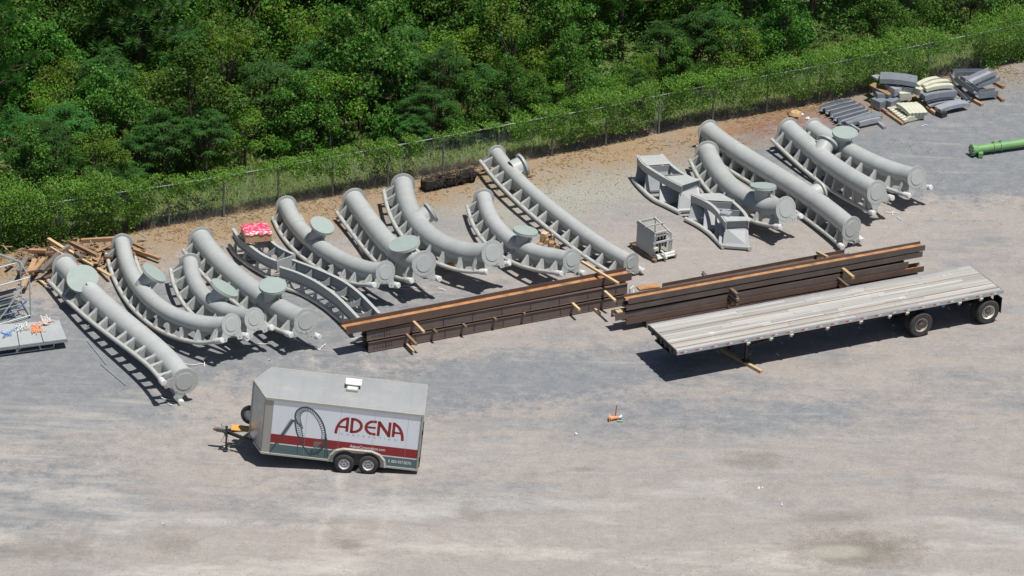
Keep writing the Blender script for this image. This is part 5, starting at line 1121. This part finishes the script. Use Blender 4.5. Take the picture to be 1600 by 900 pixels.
mb = MB(); a, b = at(84, 543, .05), at(-45, 561, .05); mb.tube([a, b], .028, 8); mb.tube([a, c2.lerp(c3, .14)-Vector((0, 0, .05))], .025, 8); m3 = a.lerp(b, .47); mb.tube([m3, m3+Vector((.35, .2, .28))], .025, 8); mb.tube([a+Vector((0, 1.2, 0)), b+Vector((0, 1.2, 0))], .028, 8); mb.build('base_tube', M['pipe_al'], pl)
for k, (x, y, n, m, nm, lb) in enumerate(((57, 513, 9, 'orangep', 'orange_webbing', 'tangle of orange webbing on the low platform'), (70, 503, 8, 'pink', 'pink_strap', 'pinkish straps heaped at the back of the low platform'), (10, 522, 3, 'blue', 'blue_rope', 'blue and white rope on the left of the low platform'), (35, 512, 7, 'wrap', 'white_webbing', 'white webbing strewn across the low platform'), (73, 499, 6, 'wrap', 'white_rag', 'white rag at the back edge of the low platform'))):
    mb = MB()
    for q in range(n):
        P = [at(x+rr_.gauss(0, 6), y+rr_.gauss(0, 4), zz+.08+rr_.random()*.07) for _ in range(4)]; mb.sweep(catmull(P, 14), [(-.014, -.006), (.014, -.006), (.014, .006), (-.014, .006)])
    mt = M[m]
    if m == 'pink': mt = mat('faded_pink_web', (.6, .38, .34), (.7, .55, .5), 8, .8)
    solo(mb, nm, mt, lb, 'strap')

# ---------------------------------------------------------------- steel piles on the far right
def channel(a, b, w, h, label, m='galv', bend=0, name='steel_channel', closed=False, up_=(0, 0, 1), group=None):
    a, b = Vector(a), Vector(b); n = 9; t = (b-a); P = []
    for i in range(n): u = i/(n-1); P.append(a+t*u+Vector((0, 0, bend*math.sin(math.pi*u*1.0))))
    mb = MB(); q = .02
    prof = [(-w/2, -h/2), (w/2, -h/2), (w/2, h/2), (-w/2, h/2)] if closed else [(-w/2, -h/2), (w/2, -h/2), (w/2, h/2), (w/2-q, h/2), (w/2-q, -h/2+q), (-w/2+q, -h/2+q), (-w/2+q, h/2), (-w/2, h/2)]
    mb.sweep(P, prof, cap=closed)
    if not closed: pass
    return solo(mb, name, M[m], label, 'steel profile', group)
def q2(x, y): return (1270+x/8.18, 95+y/8.18)
def q3(x, y): return (1420+x/8.18, 95+y/8.18)
gW = 'row of bent galvanised bars in front of the pile'
for k, (a, b, m, bd) in enumerate((((105, 620), (510, 520), 'galv', .08), ((180, 655), (575, 555), 'galv', .08), ((245, 700), (640, 590), 'galv', .08), ((285, 745), (690, 630), 'galv', .06), ((345, 790), (730, 665), 'galv', .05))):
    z = .22; channel(at(*q2(*a), z), at(*q2(*b), z), .26, .22, 'bent galvanised channel in the low row left of the steel piles', m, bd, group=gW, closed=False)
    mb = MB(); mb.beam(at(*q2(*a), .34)+Vector((0, .06, 0)), at(*q2(*b), .36)+Vector((0, .06, 0)), .05, .05); solo(mb, 'pipe_rod', M['galvl'], 'pale rod lying on a bent galvanised channel', 'rod', 'pale rods on the galvanised channels')
channel(at(*q2(410, 800), .2), at(*q2(850, 700), .2), .5, .16, 'flat galvanised tray in front of the bent channels', 'galv', .04, 'steel_tray', True)
channel(at(*q2(590, 810), .22), at(*q2(860, 750), .22), .14, .2, 'pale galvanised bar at the near edge of the low row', 'galvl', .03, 'steel_bar', True)
channel(at(*q2(840, 790), .08), at(*q2(920, 855), .08), .14, .12, 'short pale steel stub sticking out of the low row', 'galvl', 0, 'steel_stub', True)
channel(at(*q2(470, 810), .2), at(*q2(600, 890), .1), .1, .1, 'thin galvanised bar pointing at the round blank plate', 'galvl', 0, 'steel_bar', True)
timber(at(*q2(715, 495), .08), at(*q2(950, 665), .08), .14, .14, 'brown skid timber left of the cream slats', 'pallet')
timber(at(*q2(950, 665), .08), at(*q2(1150, 805), .08), .12, .10, 'tan skid timber under the cream slats', 'wood_tan')
channel(at(*q2(800, 560), .25), at(*q2(1080, 470), .25), .6, .4, 'dark galvanised block at the bottom of the left pile', 'galv', 0, 'steel_block', True)
channel(at(*q2(960, 560), .3), at(*q2(1120, 500), .3), .35, .35, 'small grey block end beneath the left pile', 'galv', 0, 'steel_block', True)
timber(at(*q2(755, 300), .80), at(*q2(1000, 430), .62), .42, .07, 'orange brown plank slanting inside the left pile', 'wood_tan')
channel(at(*q2(800, 430), .5), at(*q2(1040, 420), .5), .7, .3, 'grey box section in the middle of the left pile', 'galv', 0, 'steel_box_section', True)
channel(at(*q2(960, 320), .78), at(*q2(1090, 400), .74), .42, .34, 'pale grey short box on the front of the left pile', 'galvl', 0, 'steel_box_section', True)
channel(at(*q2(1080, 330), .8), at(*q2(1300, 370), .8), .5, .3, 'grey box section right of the pale box in the left pile', 'galv', 0, 'steel_box_section')
channel(at(*q2(860, 215), 1.15), at(*q2(1330, 265), 1.1), .85, .22, 'wide grey plate girder on top of the left pile', 'galv', .05, 'plate_girder', True)
channel(at(*q2(780, 220), 1.0), at(*q2(860, 200), 1.0), .4, .1, 'pale flat plate at the far left top of the left pile', 'galvl', 0, 'steel_plate', True)
channel(at(*q2(1100, 450), .55), at(*q2(1240, 440), .55), .3, .34, 'cream end block hanging at the front of the left pile', 'cream', 0, 'steel_block', True)
gC = 'cream slats in the row'
for k in range(7):
    u = k/6; a = (965+u*190, 625+u*150); b = (1060+u*160, 575+u*165); channel(at(*q2(*a), .16), at(*q2(*b), .16), .16, .13, 'narrow cream slat in the stepped row before the left pile', 'cream', .0, 'cream_strip', True, group=gC)
for k in range(5):
    u = k/4; a = (1085+u*215, 560+u*-10); b = (1255+u*185, 690-u*10); channel(at(*q2(*a), .42), at(*q2(*b), .34), .20, .17, 'bowed cream bar in the bundle beside the stepped slats', 'cream', .06, 'cream_bar', True, group='bowed cream bars')
channel(at(*q2(1200, 750), .16), at(*q2(1420, 700), .16), .1, .22, 'grey cream base plate below the bowed bars', 'cream', 0, 'steel_plate', True)
for a, b, z, w, h, m, bd, lb, nm in (((110, 315), (370, 225), .95, .26, .14, 'cream', .08, 'topmost cream bar of the middle pile', 'cream_bar'), ((190, 325), (500, 262), .98, .26, .14, 'cream', .08, 'cream bar second from the top of the middle pile', 'cream_bar'), ((210, 365), (555, 320), .90, .26, .16, 'cream', .07, 'third cream bar of the middle pile, nearest the viewer', 'cream_bar'),
                                  ((100, 395), (190, 350), .75, .4, .3, 'cream', 0, 'cream block end at the left of the middle pile', 'steel_block'), ((170, 455), (580, 395), .62, .55, .26, 'galv', .05, 'dark grey box beam under the cream bars of the middle pile', 'box_beam'),
                                  ((200, 500), (560, 450), .34, .5, .18, 'galv', .04, 'grey beam low in the middle pile', 'box_beam'), ((250, 560), (690, 500), .30, .4, .12, 'galvl', .07, 'pale bent beam at the front of the middle pile', 'steel_channel'), ((370, 625), (740, 545), .25, .45, .18, 'galvl', .08, 'pale grey tray at the near corner of the middle pile', 'steel_tray'), ((380, 690), (450, 665), .12, .4, .25, 'black', 0, 'black steel block at the near corner of the middle pile', 'steel_block')):
    channel(at(*q3(*a), z), at(*q3(*b), z), w, h, lb, m, bd, nm, closed=(nm != 'steel_channel'))
timber(at(*q3(55, 470), .12), at(*q3(345, 675), .10), .15, .14, 'reddish brown skid timber left of the middle pile', 'wood_tan')
timber(at(*q3(575, 430), .15), at(*q3(630, 480), .15), .12, .1, 'tan timber end at the right of the middle pile', 'wood_tan')
for a, b, z0, z1, w, h, m, lb in (((575, 150), (950, 145), .75, .75, .35, .2, 'galv', 'grey channel lying level at the back of the right pile'), ((770, 262), (1070, 130), .80, .95, .5, .22, 'galvl', 'wide pale channel lying slanted on top of the right pile'), ((860, 320), (1140, 215), .62, .72, .3, .2, 'galv', 'channel just below the wide slanted one in the right pile'), ((625, 225), (860, 385), .68, .60, .3, .26, 'galv', 'dark channel pointing at the viewer across the right pile'),
                                  ((870, 430), (1120, 400), .30, .30, .35, .3, 'galv', 'grey channel low at the right of the right pile'), ((600, 330), (775, 505), .28, .16, .22, .18, 'galvl', 'pale narrow channel leaning at the left of the right pile'), ((560, 170), (640, 330), .45, .35, .3, .2, 'galv', 'grey channel end at the rear left of the right pile')):
    channel(at(*q3(*a), z0), at(*q3(*b), z1), w, h, lb, m)
for a, b, lb in (((800, 490), (940, 565), 'orange brown skid end under the front of the right pile'), ((1120, 430), (1205, 510), 'reddish skid end at the right of the right pile'), ((1080, 270), (1210, 340), 'reddish brown skid end behind the right pile')):
    timber(at(*q3(*a), .08), at(*q3(*b), .07), .14, .13, lb, 'wood_tan')

# ---------------------------------------------------------------- green pipe
gp = thing('green_pipe', 'green painted pipe with a bolted flange, running out of the right border', 'pipe', at(1517, 241))
a, b = at(1519, 234.3, .30), at(1720, 206, .30); t = (b-a).normalized(); mb = MB(); mb.tube([a, b], .185, 24); mb.build('pipe_body', M['green'], gp)
mb = MB(); mb.disc(a, t, .27, .06, 24); mb.lathe(a, t, [(.24, .05), (.20, .25)], 20); fl = mb.build('end_flange', M['green'], gp)
mb = MB()
for k in range(10): c = a+(t.orthogonal().normalized()*math.cos(k*.628)+t.cross(t.orthogonal().normalized())*math.sin(k*.628))*.235; mb.disc(c-t*.04, t, .022, .05, 6)
mb.build('bolt_ring', M['bolt'], fl)
for s in (1.05, 1.4): mb = MB(); mb.disc(a+t*s, t, .215, .06, 24); mb.box(a+t*s+Vector((0, .02, .24)), (.08, .1, .1)); mb.build('clamp_collar', M['green'], gp)
mb = MB(); mb.box(a+t*.35-Vector((-.05, .25, .15)), (.2, .25, .2)); mb.build('foot_bracket', M['green'], gp)
timber(a+t*.4+Vector((0, -.3, -.25)), a+t*.4+Vector((0, .3, -.25)), .12, .1, 'wood block under the flange end of the green pipe', 'wood_tan')

# ---------------------------------------------------------------- stake, net roll and small things
st = thing('survey_stake', 'leaning orange survey stake with a white tip standing alone in the yard', 'stake', at(960.5, 656))
p = at(960.5, 656); q = p+Vector((.05, 0, .62)); mb = MB(); mb.beam(p, q, .045, .02, up=(0, 1, 0)); mb.build('lath', mat('orange_stake_paint', (.60, .13, .03), None, 5, .6), st)
mb = MB(); mb.beam(q, q+Vector((.01, 0, .12)), .046, .021, up=(0, 1, 0)); mb.build('white_tip', M['white'], st)
mb = MB(); c = p+Vector((-.02, -.04, 0)); mb.tube([c+Vector((-.16, -.03, .09)), c+Vector((.16, .05, .11))], .09, 12, .04); mb.box(c+Vector((-.18, -.04, .09)), (.04, .26, .22)); solo(mb, 'fallen_cone', M['orangep'], 'small orange cone lying at the foot of the survey stake', 'cone')
mb = MB(); c = p+Vector((.18, .02, .09)); mb.tube([c, c+Vector((.09, .05, .07))], .055, 10); solo(mb, 'white_cup', M['white'], 'white cup leaning beside the survey stake', 'cup')
mb = MB(); c = p+Vector((.10, -.14, .04)); mb.tube([c, c+Vector((.17, -.02, 0))], .04, 10); mb.tube([c+Vector((.17, -.02, 0)), c+Vector((.22, -.02, 0))], .015, 8); solo(mb, 'plastic_bottle', mat('green_bottle', (.35, .45, .38), None, 4, .2), 'pale green bottle lying beside the survey stake', 'bottle')
a, b = at(662, 290, .24), at(740, 273, .26); mb = MB(); n = 30; P = [a.lerp(b, i/(n-1)) for i in range(n)]; rn = random.Random(6)
mb.tube(P, .25, 18); mb.v = [tuple(Vector(v)+Vector((rn.gauss(0, .03), rn.gauss(0, .05), rn.gauss(0, .06)))) for v in mb.v]
for k in range(500):
    u = rn.random(); an = rn.uniform(-.3, 3.4); c = a.lerp(b, u)+Vector((0, math.cos(an)*.28, math.sin(an)*.28)); mb.beam(c, c+Vector((rn.gauss(0, .12), rn.gauss(0, .06), rn.gauss(0, .05)+.02)), .012, .01)
net = solo(mb, 'netting_roll', M['net'], 'black rolled up netting lying in front of the fence', 'netting')
mb = MB()
for k in range(45):
    c = a.lerp(b, rn.random())+Vector((0, rn.gauss(.05, .2), .27)); L = rn.uniform(.1, .45); an = rn.uniform(0, 3.1); mb.beam(c, c+Vector((math.cos(an)*L, math.sin(an)*L*.6, rn.gauss(0, .08))), .012, .01)
tag(mb.build('straw', M['debris']), 'dry straw caught on the netting roll', 'straw', kind='stuff')
for k, (x, y, z, s, lb) in enumerate(((851, 377, .10, (.34, .26, .2), 'square tan block at the bottom of the small wood stack'), (850, 371, .28, (.26, .22, .16), 'tan block in the middle of the small wood stack'), (851, 366, .44, (.28, .24, .14), 'rounded tan block on top of the small wood stack'), (862, 381, .09, (.3, .2, .18), 'tan block lying right of the small wood stack'), (864, 373, .2, (.12, .12, .4), 'upright tan block right of the small wood stack'), (844, 383, .08, (.24, .2, .16), 'brown block lying left of the small wood stack'), (872, 385, .07, (.2, .16, .14), 'small tan block at the right end of the wood stack'))):
    mb = MB(); mb.box(at(x, y, z), s, Matrix.Rotation(.3+k*.4, 3, 'Z')); solo(mb, 'wood_block', M['wood_new' if k in (1, 2, 4) else 'wood_tan'], lb, 'wood block')
rib = random.Random(17)
def ribbon(x, y, n, L, label, name='plastic_ribbon'):
    mb = MB()
    for k in range(n):
        a = rib.uniform(0, 6.28); P = [at(x+rib.gauss(0, 4), y+rib.gauss(0, 2), .02)]
        for q in range(5): a += rib.uniform(-.8, .8); P.append(P[-1]+Vector((math.cos(a)*L, math.sin(a)*L*.6, rib.uniform(-.01, .04)))); P[-1].z = max(.02, P[-1].z)
        mb.sweep(catmull(P, 20), [(-.014, -.004), (.014, -.004), (.014, .004), (-.014, .004)])
    solo(mb, name, M['white'], label, 'plastic strip')
for a in ((270, 631, 3, .14, 'white plastic strips under the near end of the long twisted section'), (493, 546, 3, .14, 'white plastic strips in front of the stub section'), (640, 449, 4, .16, 'white plastic strips between two sections behind the rusty beams'), (407, 538, 2, .12, 'white strip under the flange of the short section'), (320, 570, 2, .22, 'thin white strip lying right of the long twisted section'),
          (1400, 337, 3, .13, 'white plastic strips on the gravel below the second section from the right'), (132, 512, 1, .08, 'small white scrap left of the long twisted section'), (1440, 196, 1, .08, 'white scrap before the middle steel pile'), (697, 456, 1, .07, 'tiny white scrap behind the left beam stack')): ribbon(*a)
for a, b, lb in (((137, 533), (166, 569), 'thin grey rod lying on the gravel, upper one of two'), ((158, 569), (197, 602), 'thin pale rod lying on the gravel, lower one of two')):
    mb = MB(); mb.tube([at(*a, .03), at(*b, .03)], .022, 8); solo(mb, 'steel_rod', M['pipe_al'], lb, 'rod')
for k, (x, y, lb) in enumerate(((902, 678, 'white scrap on the ground left of the survey stake'), (1222, 788, 'white scrap on the bare ground at the lower right'), (1187, 762, 'small white scrap near the damp patch'), (420, 562, 'tiny white scrap below the blank plate section'), (255, 819, 'pale scraps in the lower left of the yard'))):
    mb = MB()
    for q in range(4): c = at(x+rib.gauss(0, 2), y+rib.gauss(0, 1), .02); leaf(mb, c, .09, rib, up=1)
    solo(mb, 'paper_scrap', M['white'], lb, 'litter')
for k, (x, y, s, m, lb) in enumerate(((1243, 182, .3, 'card', 'tan rock like lump on the red soil by the fence'), (1252, 180, .12, 'white', 'white pebble right of the tan lump'), (1262, 186, .12, 'white', 'white rubble piece near the fence'), (1233, 178, .12, 'wood_dark', 'dark lump left of the tan one'), (1008, 256, .1, 'white', 'white litter by the grey box frame'))):
    mb = MB(); rr2 = random.Random(k); mb.lathe(at(x, y, 0), (0, 0, 1), [(s*.9, 0), (s*1.0, s*.3), (s*.7, s*.75), (.001, s*.8)], 9); mb.v = [tuple(Vector(v)+Vector((rr2.gauss(0, s*.1), rr2.gauss(0, s*.1), abs(rr2.gauss(0, s*.06))))) for v in mb.v]
    solo(mb, 'rubble_piece', M[m], lb, 'rubble')
timber(at(813, 277, .08), at(832, 274, .08), .12, .08, 'tan timber end beside the fence end of the longest section', 'wood_tan')
